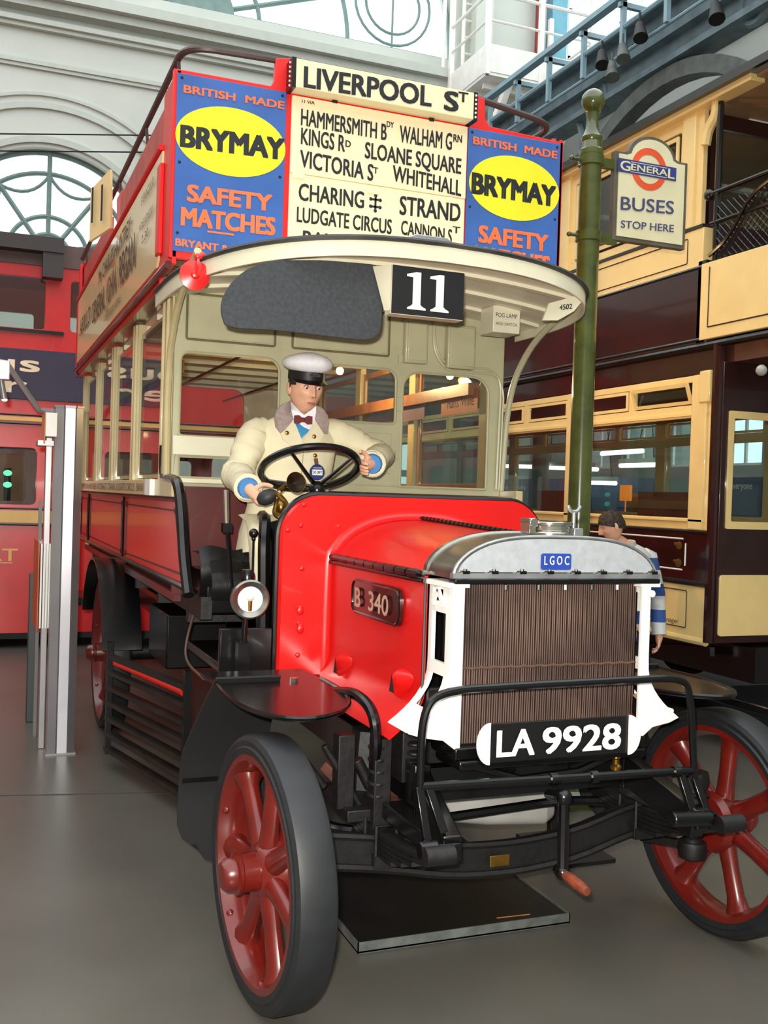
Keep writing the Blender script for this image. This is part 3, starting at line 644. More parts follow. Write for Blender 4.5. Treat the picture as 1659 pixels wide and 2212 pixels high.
# ---- front mudguards
for s in (-1, 1):
    top = [(-.55, .72), (-.54, .30), (-.56, .15), (-.62, -.02), (-.72, -.12), (-.82, -.15), (-.90, -.08), (-.95, .08), (-.955, .30), (-.94, .50), (-.97, .72)]
    top = [(p.x, p.y) for p in rnd([(a, b, 0) for a, b in top], .2, 3)]
    top = [(max(-.955, a), b+.03) for a, b in top]
    g = G(); g.plate([(s*-a, b) if s > 0 else (a, b) for a, b in top], o=(0, 0, .90), u=(1, 0, 0), v=(0, 1, 0), th=.012)
    md = obj('front_mudguard', g, BLACK, bus)
    g = G(); g.tube([(s*abs(a), b, .912+.0) for a, b in top[1:-1]], .008, 6); obj('mudguard_bead', g, BLACK, md)
    g = G(); g.sheet(lambda u, v: (s*(.95+.085*min(1, v*2.2)-(.24+.085*min(1, v*2.2))*u+(u-.5)*-.30*(max(0, v-.86)/.14)**3*-1*0-(.5-u)*.16*(max(0, v-.84)/.16)**2.5), .50+.20*math.sin(min(1, v*1.3)*PI/2), .93-.68*v+.0*u+(.05*(1-min(1, abs(u-.5)*2)**4) if v > .95 else 0)*-1), 6, 14, .01); obj('mudguard_flap', g, mat('matt_black', (16, 16, 16), .7), md)
    obj('flap_strap', G().box(min(s*.70, s*1.03), max(s*.70, s*1.03), .655, .665, .52, .535), BLACK, md)
    obj('mudguard_nut', G().cyl((s*.66, .5, .912), (s*.66, .5, .925), .016, n=6), CHROME, md)
# rear mudguard arches
for s in (-1, 1):
    g = G(); g.sheet(lambda u, v: (s*(1.03-.24*u), 3.95-.66*math.cos(math.radians(10+150*v)), .50+.62*math.sin(math.radians(10+150*v))), 2, 20, .012); obj('rear_mudguard', g, BLACK, bus)
    # angled lifeguard rails between the wheels
    A = at(232, 1612, z=.12); B = at(397, 1712, z=.12); zt = .66
    A = Vector((s*-A.x if s > 0 else A.x, A.y, 0)); B = Vector((-B.x if s > 0 else B.x, B.y, 0)); lg = None
    g = G(); g.bar(A+Vector((0, 0, .08)), A+Vector((0, 0, zt+.06)), .05, .03); g.bar(B+Vector((0, 0, .08)), B+Vector((0, 0, zt+.06)), .05, .03)
    lg = obj('lifeguard', G().bar(A+Vector((0, 0, .08)), A+Vector((0, 0, zt+.06)), .05, .03), BLACK, bus, label='black slatted lifeguard fence between front and rear wheels')
    obj('lifeguard_post', G().bar(B+Vector((0, 0, .08)), B+Vector((0, 0, zt+.06)), .05, .03), BLACK, lg)
    for k in range(7): z = .11+k*.088; obj('slat', G().bar(A+Vector((0, 0, z)), B+Vector((0, 0, z)), .05, .022, up=(0, 0, 1)), mat('slat_black', (30, 25, 21), .45, var=.3, scale=12), lg)
    if s < 0: obj('red_tube', G().cyl(at(238, 1428, x=-.985), at(395, 1496, x=at(238, 1428, x=-.985).x+(B.x-A.x)*.98), .017), mat('red_bar', (228, 44, 26), .4), lg)
# underbody bulk
g = G(); g.cyl((-.2, 2.0, .55), (-.2, 3.1, .55), .13, n=18); obj('silencer', g, IRON, bus)
obj('gearbox', G().box(-.22, .22, 1.5, 2.0, .45, .85), IRON, bus, bevel=.02)
obj('battery_box', G().box(-.78, -.45, 2.5, 3.1, .62, .92), BLACK, bus, bevel=.01)
g = G(); g.cyl((-.85, 3.95, .5), (.85, 3.95, .5), .06); g.ball((0, 3.95, .5), (.2, .2, .22), 14, 10); obj('rear_axle', g, IRON, bus)
g = G(); g.tube(rnd([at(432, 1285, x=-.80), at(402, 1380, x=-.84), at(400, 1430, x=-.86), at(440, 1466, x=-.86)], .2, 5), .006, 6); obj('brake_cable', g, mat('copper_cable', (92, 66, 52), .5), bus)
g = G(); g.bar((-.8, 1.4, 1.08), (-.8, 6.2, 1.10), .05, .10, up=(0, 0, 1)); g.bar((.8, 1.4, 1.08), (.8, 6.2, 1.10), .05, .10, up=(0, 0, 1))
for i in range(6): g.box(-.82, .82, 1.7+i*.85, 1.76+i*.85, .98, 1.06)
obj('body_bearer', g, IRON, bus); obj('saloon_floor', G().box(-.86, .86, 1.88, 6.3, 1.06, 1.10), MAROON, bus)
# rear platform
obj('rear_platform', G().box(-.9, .9, 6.3, 7.0, .55, .62), BLACK, bus)
# ---- lower body sides
LINE = mat('lining_black', (40, 10, 8), .5)
XS = -.90
for s in (-1, 1):
    x = s*.90
    bays = [(None, 3.42), (3.46, 5.55), (5.59, 6.30)]
    for i, (y0, y1) in enumerate(bays):
        if i == 0: o_ = [(1.325, 1.185), (y1, 1.165), (y1, 1.545), (1.53, 1.545), (1.46, 1.40)]; ln = [(1.47, 1.225), (y1-.09, 1.205), (y1-.09, 1.505), (1.66, 1.505), (1.60, 1.42)]
        else: o_ = [(y0, 1.165), (y1, 1.165), (y1, 1.545), (y0, 1.545)]; ln = [(y0+.09, 1.205), (y1-.09, 1.205), (y1-.09, 1.505), (y0+.09, 1.505)]
        g = G(); g.plate([(a, b) for a, b in o_], o=(x, 0, 0), u=(0, 1, 0), v=(0, 0, 1), th=.02)
        pn = obj('side_panel', g, RED, bus, bevel=.006)
        xl = x-.0035 if s < 0 else x+.0235
        g = G(); g.tube([(xl, a, b) for a, b in ln], .0035, 4, closed=True)
        for (a, b) in ln[:4]: g.ball((xl, a, b), (.003, .03, .018), 6, 4)
        obj('lining', g, LINE, pn)
    g = G(); g.tube([(x, 1.33, 1.175), (x, 6.3, 1.155)], .014, 6); g.tube([(x, 1.62, 1.557), (x, 6.3, 1.557)], .012, 6)
    for y in (3.44, 5.57): g.tube([(x+s*.005, y, 1.165), (x+s*.005, y, 1.55)], .008, 6)
    obj('body_bead', g, BLACK, bus)
    # waist rail carrying the route board
    wb_ = obj('waist_board', G().box(min(s*.885, s*.925), max(s*.885, s*.925), 1.66, 6.32, 1.568, 1.652), POSTC, bus, bevel=.004)
    rb = obj('route_board', G().box(min(s*.925, s*.94), max(s*.925, s*.94), 2.32, 6.2, 1.572, 1.648), ADC2, wb_, label='cream route board with black place names along the waist')
    obj('board_end', G().box(min(s*.925, s*.95), max(s*.925, s*.95), 2.14, 2.30, 1.570, 1.652), WHITE, wb_)
    if s < 0: text('HAMMERSMITH . WALHAM GREEN . VICTORIA ST . STRAND . LUDGATE CIRCUS . BANK', (-.942, 6.15, 1.588), (-.942, 2.38, 1.588), .046, INK, rb, 0)
    # pillars, window rails and glass
    for i, (y, wd) in enumerate(((1.98, .20), (3.05, .10), (4.08, .10), (5.05, .10), (6.10, .10))):
        g = G(); g.box(min(s*.86, s*.905), max(s*.86, s*.905), y-wd/2, y+wd/2, 1.65, 2.56); g.box(min(s*.90, s*.918), max(s*.90, s*.918), y-.022, y+.022, 1.65, 2.56); g.cyl((s*.912, y+wd*.38, 1.65), (s*.912, y+wd*.38, 2.56), .012, n=8)
        obj('body_pillar', g, POSTC, bus, bevel=.004)
    ys = [2.08, 3.0, 3.10, 4.03, 4.13, 5.0, 5.10, 6.05]
    for a, b in zip(ys[::2], ys[1::2]):
        g = G(); g.plate([(a, 1.66), (b, 1.66), (b, 2.5), (a, 2.5)], [rrect(a+.04, b-.04, 1.69, 2.19, .03, rs=(.02, .02, .09, .09)), rrect(a+.04, b-.04, 2.25, 2.46, .02)], o=(s*.885, 0, 0), u=(0, 1, 0), v=(0, 0, 1), th=.018)
        wf = obj('side_window', g, POSTC if s < 0 else mat('wood_brown', (168, 112, 66), .35, coat=.2, var=.15, scale=8), bus, bevel=.003)
        g = G(); g.box(s*.893-.002, s*.893+.002, a+.03, b-.03, 1.68, 2.47); obj('pane', g, GLASS, wf)
a = at(955, 870, x=.84); b = at(1034, 840, x=.84); HW = mat('window_bill', (190, 96, 56), .5, var=.1)
hb = obj('window_bill', G().box(.835, .839, b.y, a.y, at(1034, 888, x=.84).z, at(1034, 836, x=.84).z), HW, bus, label='orange window bill with old wine advertisement')
text("Hall's Wine", (.833, a.y-.07, at(1034, 872, x=.84).z), (.833, b.y+.06, at(1034, 872, x=.84).z), .065, mat('bill_ink', (92, 40, 30), .6), hb)
obj('window_bill', G().box(.835, .839, a.y+.25, a.y+.75, at(1034, 888, x=.84).z, at(1034, 836, x=.84).z), mat('bill_mauve', (112, 92, 104), .5), bus)
# ---- front bulkhead of the saloon
YB = 1.85
g = G()
holes = [rrect(-.865, -.372, 1.862, 2.268, .02, 6, rs=(.02, .02, .07, .04)), rrect(-.862, -.40, 1.662, 1.765, .01), rrect(-.315, .258, 1.978, 2.262, .02, 6, rs=(.02, .02, .06, .06)), rrect(.295, .800, 1.655, 2.258, .02, 6, rs=(.01, .01, .10, .09))]
g.plate([(-.895, 1.62), (.885, 1.62), (.885, 2.60), (-.895, 2.60)], holes, o=(0, YB, 0), th=-.03)
bk = obj('front_bulkhead', g, KHAKI, bus, bevel=.003)
for h in holes:
    g = G(); g.tube([(x, YB-.002, z) for x, z in h], .007, 5, closed=True); obj('window_bead', g, KHAKI, bk)
for x0, x1, z0, z1 in ((-.87, -.37, 1.855, 2.27), (-.32, .262, 1.97, 2.27), (.29, .805, 1.65, 2.26)): obj('pane', G().box(x0, x1, YB+.012, YB+.016, z0, z1), GLASS, bk)
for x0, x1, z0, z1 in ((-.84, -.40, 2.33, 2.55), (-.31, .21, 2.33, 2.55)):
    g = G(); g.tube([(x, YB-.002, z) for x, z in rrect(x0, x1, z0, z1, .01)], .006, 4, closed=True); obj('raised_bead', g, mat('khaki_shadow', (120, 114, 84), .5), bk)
    obj('upper_panel', G().box(x0+.01, x1-.01, YB-.006, YB, z0+.01, z1-.01), KHAKI, bk, bevel=.003)
for y0, x0, x1, z0, z1 in ((.045, .285, .415, 2.30, 2.53), (.05, .525, .69, 2.29, 2.52)): obj('junction_box', G().box(x0, x1, YB-y0, YB, z0, z1), KHAKI, bk, bevel=.008); obj('junction_lid', G().box(x0+.012, x1-.012, YB-y0-.008, YB-y0, z0+.012, z1-.012), KHAKI, bk, bevel=.004)
g = G(); g.tube(rnd([(.46, YB-.012, 2.55), (.46, YB-.012, 2.38), (.54, YB-.012, 2.275), (.84, YB-.012, 2.285), (.868, YB-.012, 2.22), (.858, YB-.012, 1.66)], .06, 6), .008, 6)
g.tube(rnd([(.46, YB-.012, 2.50), (.475, YB-.012, 2.37), (.55, YB-.012, 2.30), (.82, YB-.012, 2.31), (.885, YB-.012, 2.20), (.875, YB-.012, 1.66)], .06, 6), .006, 6); obj('conduit', g, KHAKI, bk)
obj('hatch_cover', G().box(.10, .24, YB-.006, YB, 1.72, 1.93), KHAKI, bk, bevel=.003)
g = G()
for z in (1.80, 2.05, 2.12, 2.3): g.box(.262, .285, YB-.012, YB, z, z+.04)
obj('hinge', g, KHAKI, bk)
obj('shelf_board', G().box(-.895, -.50, YB-.03, YB-.008, 1.770, 1.862), CREAM, bk, bevel=.004)
obj('ledge', G().box(-.895, -.30, YB-.06, YB, 1.636, 1.658), CREAM, bk, bevel=.004)
obj('bulkhead_base', G().box(-.875, .87, YB-.02, YB+.02, 1.10, 1.62), MAROON, bk)
# cab: seat box, leather cushion, door edge post, levers
obj('seat_box', G().box(-.80, .78, 1.42, 1.80, 1.05, 1.24), BLACK, bus, bevel=.01)
g = G(); g.sheet(lambda u, v: (-.79+1.56*u, 1.36+.46*v, 1.24+.07*math.sin(min(1, v*5)*PI/2)+.008*math.sin(u*40)*math.sin(v*9)), 40, 12); g.sheet(lambda u, v: (-.79+1.56*u, 1.36-.02*math.sin(v*PI), 1.12+.12*v), 20, 5); obj('seat_cushion', g, LEATHER, bus)
g = G(); g.sheet(lambda u, v: (-.83+.30*u, 1.46-.05*math.sin(v*PI)+.0*u, 1.125+.215*v+.01*math.sin(u*9)), 14, 12, .012); obj('leather_side', g, LEATHER, bus)
pts = rnd([(-.905, 2.03, 1.82), (-.905, 2.05, 1.66), (-.905, 1.60, 1.645), (-.905, 1.49, 1.51), (-.905, 1.41, 1.31), (-.905, 1.28, 1.15)], .12, 6)
obj('cab_post', G().tube(pts, [.017 if p.z > 1.66 else .024 for p in pts], 8, flat=1.1), BLACK, bus, label='black curved cab edge post with grab handle')
g = G(); p = at(548, 1152, y=1.0); q = at(545, 1262, y=1.0); g.tube([q, p], .005, 6); g.ball(p, .020); g.ball(p+Vector((0, 0, -.022)), (.009, .009, .012)); obj('gear_lever', g, BLACK, bus)
g = G(); a = at(488, 1058, y=1.30); b = at(490, 1135, y=1.30); c = at(503, 1300, y=1.30); g.tube([b, c], .009, 6); g.box(b.x-.02, b.x+.02, 1.28, 1.32, b.z-.03, b.z+.01); hb_ = obj('hand_brake', g, BLACK, bus)
obj('brake_grip', G().tube([b+Vector((0, 0, .0)), a], [.011, .014], 8), mat('worn_steel', (126, 116, 104), .4, .6), hb_)
# side lamp
c = at(541, 1295, y=.78)
g = G(); g.lathe([(.03, .14), (.05, .13), (.062, .09), (.068, .03), (.074, .02)], c, (0, 1, 0), 28); g.lathe([(.02, 0), (.03, .012), (.03, .03), (.022, .05)], c+Vector((0, .06, .062)), (0, 0, 1), 16); g.cyl(c+Vector((0, .07, -.07)), c+Vector((0, .1, -.32)), .012); g.box(c.x-.025, c.x+.025, c.y+.07, c.y+.12, c.z-.3, c.z-.18)
lp = obj('side_lamp', g, BLACK, bus)
g = G(); g.lathe([(.077, .014), (.077, 0), (.070, -.006), (.050, .004), (.048, .010)], c, (0, 1, 0), 36, closed=False); obj('lamp_rim', g, ALU2, lp)
g = G(); g.lathe([(.050, .002), (.045, .022), (.03, .036), (.001, .042)], c, (0, 1, 0), 28); obj('reflector', g, mat('reflector_white', (232, 236, 230), .3), lp)
g = G(); g.ball(c+Vector((.0, .006, .008)), .017, 12, 8); obj('bulb', g, mat('bulb_glass', (214, 220, 210), .1, coat=.5), lp); obj('bulb_cap', G().tube([c+Vector((0, .008, -.006)), c+Vector((0, .01, -.046))], .011, 10), BRASS, lp)
# ---- steering wheel, column
SWC = at(669, 1012, y=1.16); TA = math.radians(25); NV = Vector((0, math.sin(TA), math.cos(TA))); FV = Vector((0, -math.cos(TA), math.sin(TA)))
SR = .212; hubp = SWC-NV*.085+Vector((.022, 0, 0))
ringp = [SWC+Vector((1, 0, 0))*SR*math.cos(2*PI*i/48)+FV*SR*math.sin(2*PI*i/48) for i in range(48)]
sw = obj('steering_wheel', G().tube(ringp, .0155, 10, closed=True), BLACK, bus)
src = None
for i in range(4):
    a = math.radians(40+90*i); e = SWC+Vector((1, 0, 0))*(SR-.006)*math.cos(a)+FV*(SR-.006)*math.sin(a)
    obj('spoke', G().tube([hubp, hubp.lerp(e, .35)-NV*.004, e], [.014, .011, .0085], 8, flat=.7), BLACK, sw)
g = G(); g.lathe([(.001, .02), (.022, .016), (.034, .0), (.036, -.02), (.03, -.035), (.02, -.05)], hubp, NV, 18); g.tube([hubp, hubp+Vector((.0, -.05, -.5))], .019, 10); obj('steering_column', g, BLACK, sw)
# ---- brass bulb horn on the scuttle
hm = at(640, 1042, y=.93)
g = G(); g.lathe([(.001, .052), (.013, .047), (.028, .022), (.040, .004), (.0425, .0), (.044, 0), (.041, .004), (.030, .02), (.018, .045), (.010, .08), (.009, .10)], hm, (-.15, 1, -.15), 28); e = hm+Vector((-.015, .1, -.015))
c1_ = at(607, 1080, y=1.0); g.tube(rnd([e, e+Vector((-.03, .03, -.03)), c1_+Vector((-.01, .03, -.02)), c1_+Vector((-.03, 0, -.06)), c1_+Vector((.01, -.02, -.08)), c1_+Vector((.03, .0, -.02)), c1_+Vector((-.005, .01, .02)), at(596, 1066, y=1.02)], .05, 6), .011, 8)
g.tube([c1_+Vector((0, -.01, -.06)), c1_+Vector((.0, -.03, -.13))], .010, 8); g.ball(c1_+Vector((0, -.01, -.03)), (.022, .018, .03))
hn = obj('bulb_horn', g, BRASS, bus, label='brass bulb horn fixed to the scuttle'); obj('horn_mouth', G().lathe([(.001, .050), (.012, .044), (.026, .020), (.0375, .004), (.001, .0405)], hm, (-.15, 1, -.15), 24), mat('horn_inside', (44, 34, 22), .4, .5), hn)
BULB0 = at(598, 1064, y=1.03); BULB1 = at(560, 1082, y=1.06)
obj('rubber_bulb', G().tube([BULB0, BULB0.lerp(BULB1, .2), BULB0.lerp(BULB1, .5), BULB0.lerp(BULB1, .85), BULB1+(BULB1-BULB0)*.08], [.012, .026, .034, .030, .014], 14), mat('bulb_rubber', (38, 38, 38), .55, bump=.1), hn)
# ---- canopy over the driver
def can_x(t): # plan outline, t from -1 (left) to 1
    a = t*PI/2; sx = (abs(math.sin(a))**.62)*(1 if t > 0 else -1); cy = abs(math.cos(a))**.62
    return .975*sx, 1.85-1.14*cy
def can_z(x): return 2.620-.085*(x/.97)**2
N_ = 48; edge = [can_x(-1+2*i/N_) for i in range(N_+1)]
edge = [(-.975, 1.9)]+[e for e in edge]+[(.975, 1.9)]
g = G(); rows = 12
g.sheet(lambda u, v: (lambda e: (e[0], e[1]*(v)+1.9*(1-v), can_z(e[0])+.0))(edge[int(round(u*(len(edge)-1)))]), len(edge)-1, 6, .012)
cn = obj('canopy', g, CREAM, bus)
g = G(); g.loft([[Vector((x, y, can_z(x)-dz))+(Vector((x, (y-1.4), 0)).normalized()*o_) for dz, o_ in ((-.012, 0), (.058, 0), (.058, .010), (-.012, .010))] for x, y in edge], cap=True); obj('canopy_fascia', g, CREAM, cn)
g = G(); g.tube([(x*1.012, y-.012, can_z(x)+.014) for x, y in edge], .0115, 6); obj('canopy_bead', g, mat('dull_black_bead', (58, 56, 52), .5, var=.3), cn)
def inside(y): # half width of the canopy at depth y
    best = .9
    for x, yy in edge:
        if x > 0 and yy <= y: best = x
    return best
for yb in (1.02, 1.32, 1.62):
    h = inside(yb)-.02; g = G(); g.loft([[Vector((x, yb+a, can_z(x)-b)) for a, b in ((-.022, .0), (.022, .0), (.022, .028), (-.022, .028))] for x in [-h+2*h*i/14 for i in range(15)]]); obj('roof_stick', g, CREAM, cn)
q = [(-.22, 0), (.12, 0), (.04, .055), (-.10, .055)]
g = G(); g.loft([[Vector((.0+x, 0, 2.632+z+.002)) + Vector((0, y, 0)) for x, z in q] for y in (.80, 1.15)]); obj('canopy_hatch', g, ALU, cn, bevel=.004)
for s in (-1, 1):
    P_ = [(s*.935, 1.14, 2.59), (s*.935, 1.40, 2.52), (s*.93, 1.62, 2.43), (s*.925, 1.80, 2.26), (s*.92, 1.86, 2.06), (s*.915, 1.875, 1.81), (s*.91, 1.88, 1.64)]
    obj('canopy_bracket', G().tube(rnd(P_, .1, 4), [.017]*len(rnd(P_, .1, 4)), 8), KHAKI if s > 0 else POSTC, cn)
obj('fog_lamp_box', G().box(.61, .762, 1.46, 1.60, 2.44, 2.572), CREAM, cn, bevel=.003)
fb = at(1060, 700, y=1.458)
text('FOG LAMP', (.622, 1.458, 2.515), (.742, 1.458, 2.515), .022, INK, cn); text('AND SWITCH', (.622, 1.458, 2.475), (.742, 1.458, 2.475), .016, INK, cn)
a = at(1208, 668, y=.96); b = at(1234, 664, y=.96); x0 = at(1190, 660, y=1.0)
gq = [at(px, py, y=.90) for px, py in ((1172, 692), (1186, 655), (1256, 636), (1258, 650), (1240, 672), (1205, 692))]
gp = obj('corner_gusset', G().plate([(p.x, p.z) for p in gq], o=(0, .90, 0), th=-.01), CREAM, cn)
text('4502', at(1208, 670, y=.8985), at(1235, 667, y=.8985), .024, INK, gp, .015, lift=.001)
# dark canvas visor
V = [at(px, py, y=.80) for px, py in ((488, 700), (478, 672), (482, 640), (505, 603), (540, 576), (590, 560), (700, 560), (824, 570), (829, 640), (828, 700), (822, 722), (800, 734), (760, 731), (600, 712), (510, 708))]
vz = G(); vz.plate([(p.x, p.z) for p in rnd([p for p in V]+[V[0]], .04, 3)], o=(0, .815, 0), th=-.012); vs_ = obj('canvas_visor', vz, VISOR, cn, bevel=.004, label='dark grey canvas visor hanging from the canopy')
# number box
a = at(848, 572, y=.735); b = at(999, 692, y=.735); zt, zb_ = a.z+.0, b.z
nb = obj('number_box', G().box(a.x-.002, b.x, .735, .80, zb_-.002, zt), CREAM, cn)
obj('box_side', G().add([(a.x-.06, .80, zt), (a.x, .74, zt), (a.x, .74, zb_+.01), (a.x-.005, .80, zb_+.02)], [(0, 1, 2, 3)]), CREAM, nb)
nf = obj('number_face', G().box(a.x, b.x, .730, .736, zb_, zt), mat('face_black', (22, 22, 24), .4), nb)
SW = mat('serif_white', (240, 238, 236), .5)
def one(x0, z0, wd, h):
    st = wd*.40; c = x0+wd*.52
    return [(x0+wd*.05, z0), (x0+wd, z0), (x0+wd, z0+h*.045), (c+st*.75, z0+h*.09), (c+st*.5, z0+h*.14), (c+st*.5, z0+h), (c-st*.1, z0+h), (x0, z0+h*.93), (x0, z0+h*.87), (c-st*.5, z0+h*.86), (c-st*.5, z0+h*.14), (c-st*.75, z0+h*.09), (x0+wd*.05, z0+h*.045)]
zc = zb_+.022; hh = (zt-zb_)-.042
for x0 in (a.x+.062, a.x+.165): obj('numeral', G().plate(one(x0, zc, .086, hh), o=(0, .729, 0), th=.002), SW, nf)
# red reflector disc lamp at the canopy corner
c = at(420, 595, y=1.12)
g = G(); g.lathe([(.001, .006), (.055, .004), (.062, 0), (.062, -.006), (.04, -.012), (.018, -.016), (.014, -.03), (.001, -.034)], c, (0, 1, 0), 28); g.tube(rnd([c+Vector((.0, -.03, 0)), c+Vector((.005, -.05, .03)), c+Vector((.01, -.02, .07)), c+Vector((.02, .03, .085))], .03), .006, 6); g.ball(c+Vector((.012, -.01, .078)), (.02, .012, .012)); g.ball(c+Vector((.035, .02, .088)), (.014, .012, .018))
obj('red_disc_lamp', g, mat('lamp_red', (226, 40, 38), .3, coat=.3), cn)
# ---- saloon roof / upper deck floor
g = G(); g.box(-.975, .975, 1.86, 6.35, 2.575, 2.62); obj('upper_deck_floor', g, mat('soffit_varnish', (118, 110, 78), .22, coat=.6, var=.3, scale=3), bus)
src = None
for i in range(9):
    y = 2.2+i*.45
    if not src: src = obj('ceiling_rib', G().box(-.86, .86, -.02, .02, 2.535, 2.575), CREAM, bus, loc=(0, y, 0))
    else: again(src, bus, (0, y, 0))
obj('saloon_ceiling', G().box(-.86, .86, 1.88, 6.3, 2.566, 2.574), mat('ceiling_cream', (244, 224, 204), .5), bus)
g = G(); g.plate([(-.86, 1.10), (.86, 1.10), (.86, 2.56), (-.86, 2.56)], [rrect(-.80, .52, 1.12, 2.545, .10)], o=(0, 6.2, 0), th=-.04); obj('rear_bulkhead', g, mat('ceiling_cream', (0, 0, 0)), bus)
for s in (-1, 1):
    obj('grab_rail', G().tube([(s*.3, 2.0, 2.42), (s*.3, 6.1, 2.42)], .009, 6), BLACK, bus)
    obj('interior_rail', G().box(min(s*.80, s*.86), max(s*.80, s*.86), 2.1, 6.1, 2.19, 2.26), mat('wood_brown', (0, 0, 0)), bus)
GLOW = mat('bulb_glow', (255, 200, 110), .4, emit=14)
for i, (px, py, yy) in enumerate(((734, 801, 3.3), (972, 812, 3.3))):
    p = at(px, py, y=yy); g = G(); g.ball(p, .026, 12, 8); b_ = obj('lit_bulb', g, GLOW, bus); obj('bulb_holder', G().cyl(p+Vector((0, 0, .02)), (p.x, p.y, max(2.56, p.z+.05)), .018), BRASS, b_)
    l = bpy.data.lights.new('bulb_light', 'POINT'); l.energy = 30; l.color = (1, .62, .3); l.shadow_soft_size = .04; lo = bpy.data.objects.new('bulb_light', l); COL.objects.link(lo); lo.location = p+Vector((0, -.06, -.03))
# ---- upper deck: front boards
YU = 1.47
fo = [(-1.0, 2.625), (.985, 2.625), (.985, 3.44), (.56, 3.455), (.535, 3.49), (.53, 3.585), (.455, 3.60), (-.46, 3.60), (-.54, 3.585), (-.545, 3.48), (-.56, 3.455), (-1.0, 3.455)]
g = G(); g.plate(fo, o=(0, YU, 0), th=-.03); ff = obj('upper_front', g, RED2, bus, bevel=.005)
# fascia strip: lettering colours on the two enamel signs
def advert(xl, xr, zb, zt, px):
    g = G().box(xl, xr, YU-.010, YU-.001, zb, zt); ad = obj('enamel_advert', g, ADBLUE, bus, bevel=.002, label='blue enamel match advertisement with yellow oval, %s of the route board' % ('left' if xl < 0 else 'right'))
    y = YU-.011; a = at(px['c'][0], px['c'][1], y=y); rx = at(px['c'][0]+px['c'][2], px['c'][1], y=y).x-a.x; rz = a.z-at(px['c'][0], px['c'][1]+px['c'][3], y=y).z
    ov = obj('yellow_oval', G().plate(arc(a.x, a.z, rx, 0, 359.9, 48, rz)[:-1], o=(0, y, 0), th=.002), YELLOW, ad)
    def line(s, p0, p1, hpx, m, bold):
        P0 = at(*p0, y=y); P1 = at(*p1, y=y); h = P0.z-at(p0[0], p0[1]+hpx, y=y).z; text(s, P0, P1, h, m, ad, bold, lift=.002)
    line('BRYMAY', *px['bry'], INK, .045)
    # oval lettering stands on the oval
    for o_ in ad.children:
        if o_.name.startswith('lettering'): pass
    line('BRITISH  MADE', *px['brit'], ORANGE, .04); line('SAFETY', *px['saf'], ORANGE, .04); line('MATCHES', *px['mat'], ORANGE, .04)
    if 'und' in px:
        P0, P1 = [at(*q, y=y) for q in px['und']]; obj('underline', G().box(P0.x, P1.x, y-.002, y, P0.z-.004, P0.z+.004), ORANGE, ad)
    line('BRYANT & MAY LTD', *px['bm'], ORANGE, .04)
    for sx in (xl+.02, xr-.02):
        for sz in (zb+.08, (zb+zt)/2, zt-.02): obj('screw', G().ball((sx, y, sz), (.007, .004, .007), 6, 4), IRON, ad)
advert(-.985, -.487, 2.655, 3.435, dict(c=(500, 307, 117, 74), bry=((391, 316), (611, 345), 48), brit=((397, 200), (613, 236), 17), saf=((405, 434), (585, 456), 37), mat=((392, 486), (592, 508), 40), und=((448, 500), (505, 503)), bm=((379, 530), (596, 560), 16)))
advert(.440, .962, 2.655, 3.425, dict(c=(1112, 407, 96, 69), bry=((1020, 417), (1197, 446), 46), brit=((1022, 311), (1202, 343), 17), saf=((1034, 522), (1181, 543), 37), mat=((1025, 567), (1185, 590), 38), bm=((1022, 610), (1200, 640), 16)))
# route boards
rbz = at(632, 376, y=YU).z; rbz = (rbz+at(1003, 430, y=YU).z)/2
R1 = obj('route_board', G().box(-.462, .432, YU-.016, YU-.001, rbz, 3.425), ADCREAM, bus, bevel=.002, label='cream route board listing upper via points')
R2 = obj('route_board', G().box(-.462, .432, YU-.010, YU-.001, 2.64, rbz-.0005), ADCREAM, bus, bevel=.002, label='cream route board listing lower via points')
def rl_(s, p0, p1, hpx, par=R1, bold=.02, m=INK):
    y = YU-(.0165 if par is R1 else .0105); P0 = at(*p0, y=y); P1 = at(*p1, y=y); h = P0.z-at(p0[0], p0[1]+hpx, y=y).z
    text(s, P0, P1, h, m, par, bold, lift=.0012)
rl_('11 VIA', (652, 222), (679, 226), 7)
rl_('HAMMERSMITH B', (650, 270), (834, 303), 37); rl_('DY', (835, 274), (850, 277), 13); rl_('WALHAM G', (863, 307), (975, 324), 38); rl_('RN', (979, 306), (997, 309), 17)
rl_('KINGS R', (650, 311), (744, 328), 37); rl_('D', (746, 317), (757, 319), 15); rl_('SLOANE SQUARE', (788, 341), (995, 376), 36)
rl_('VICTORIA S', (648, 360), (805, 391), 38); rl_('T', (806, 374), (816, 376), 14); rl_('WHITEHALL', (848, 391), (995, 424), 36)
rl_('CHARING', (645, 432), (785, 450), 38, R2); rl_('STRAND', (863, 463), (993, 479), 42, R2)
rl_('LUDGATE CIRCUS', (641, 479), (845, 506), 34, R2); rl_('CANNON S', (866, 506), (975, 526), 32, R2); rl_('T', (977, 503), (993, 505), 15, R2)
rl_('BANK', (654, 530), (754, 543), 34, R2); rl_('MOORGATE S', (787, 548), (965, 570), 34, R2); rl_('T', (975, 548), (992, 551), 12, R2)
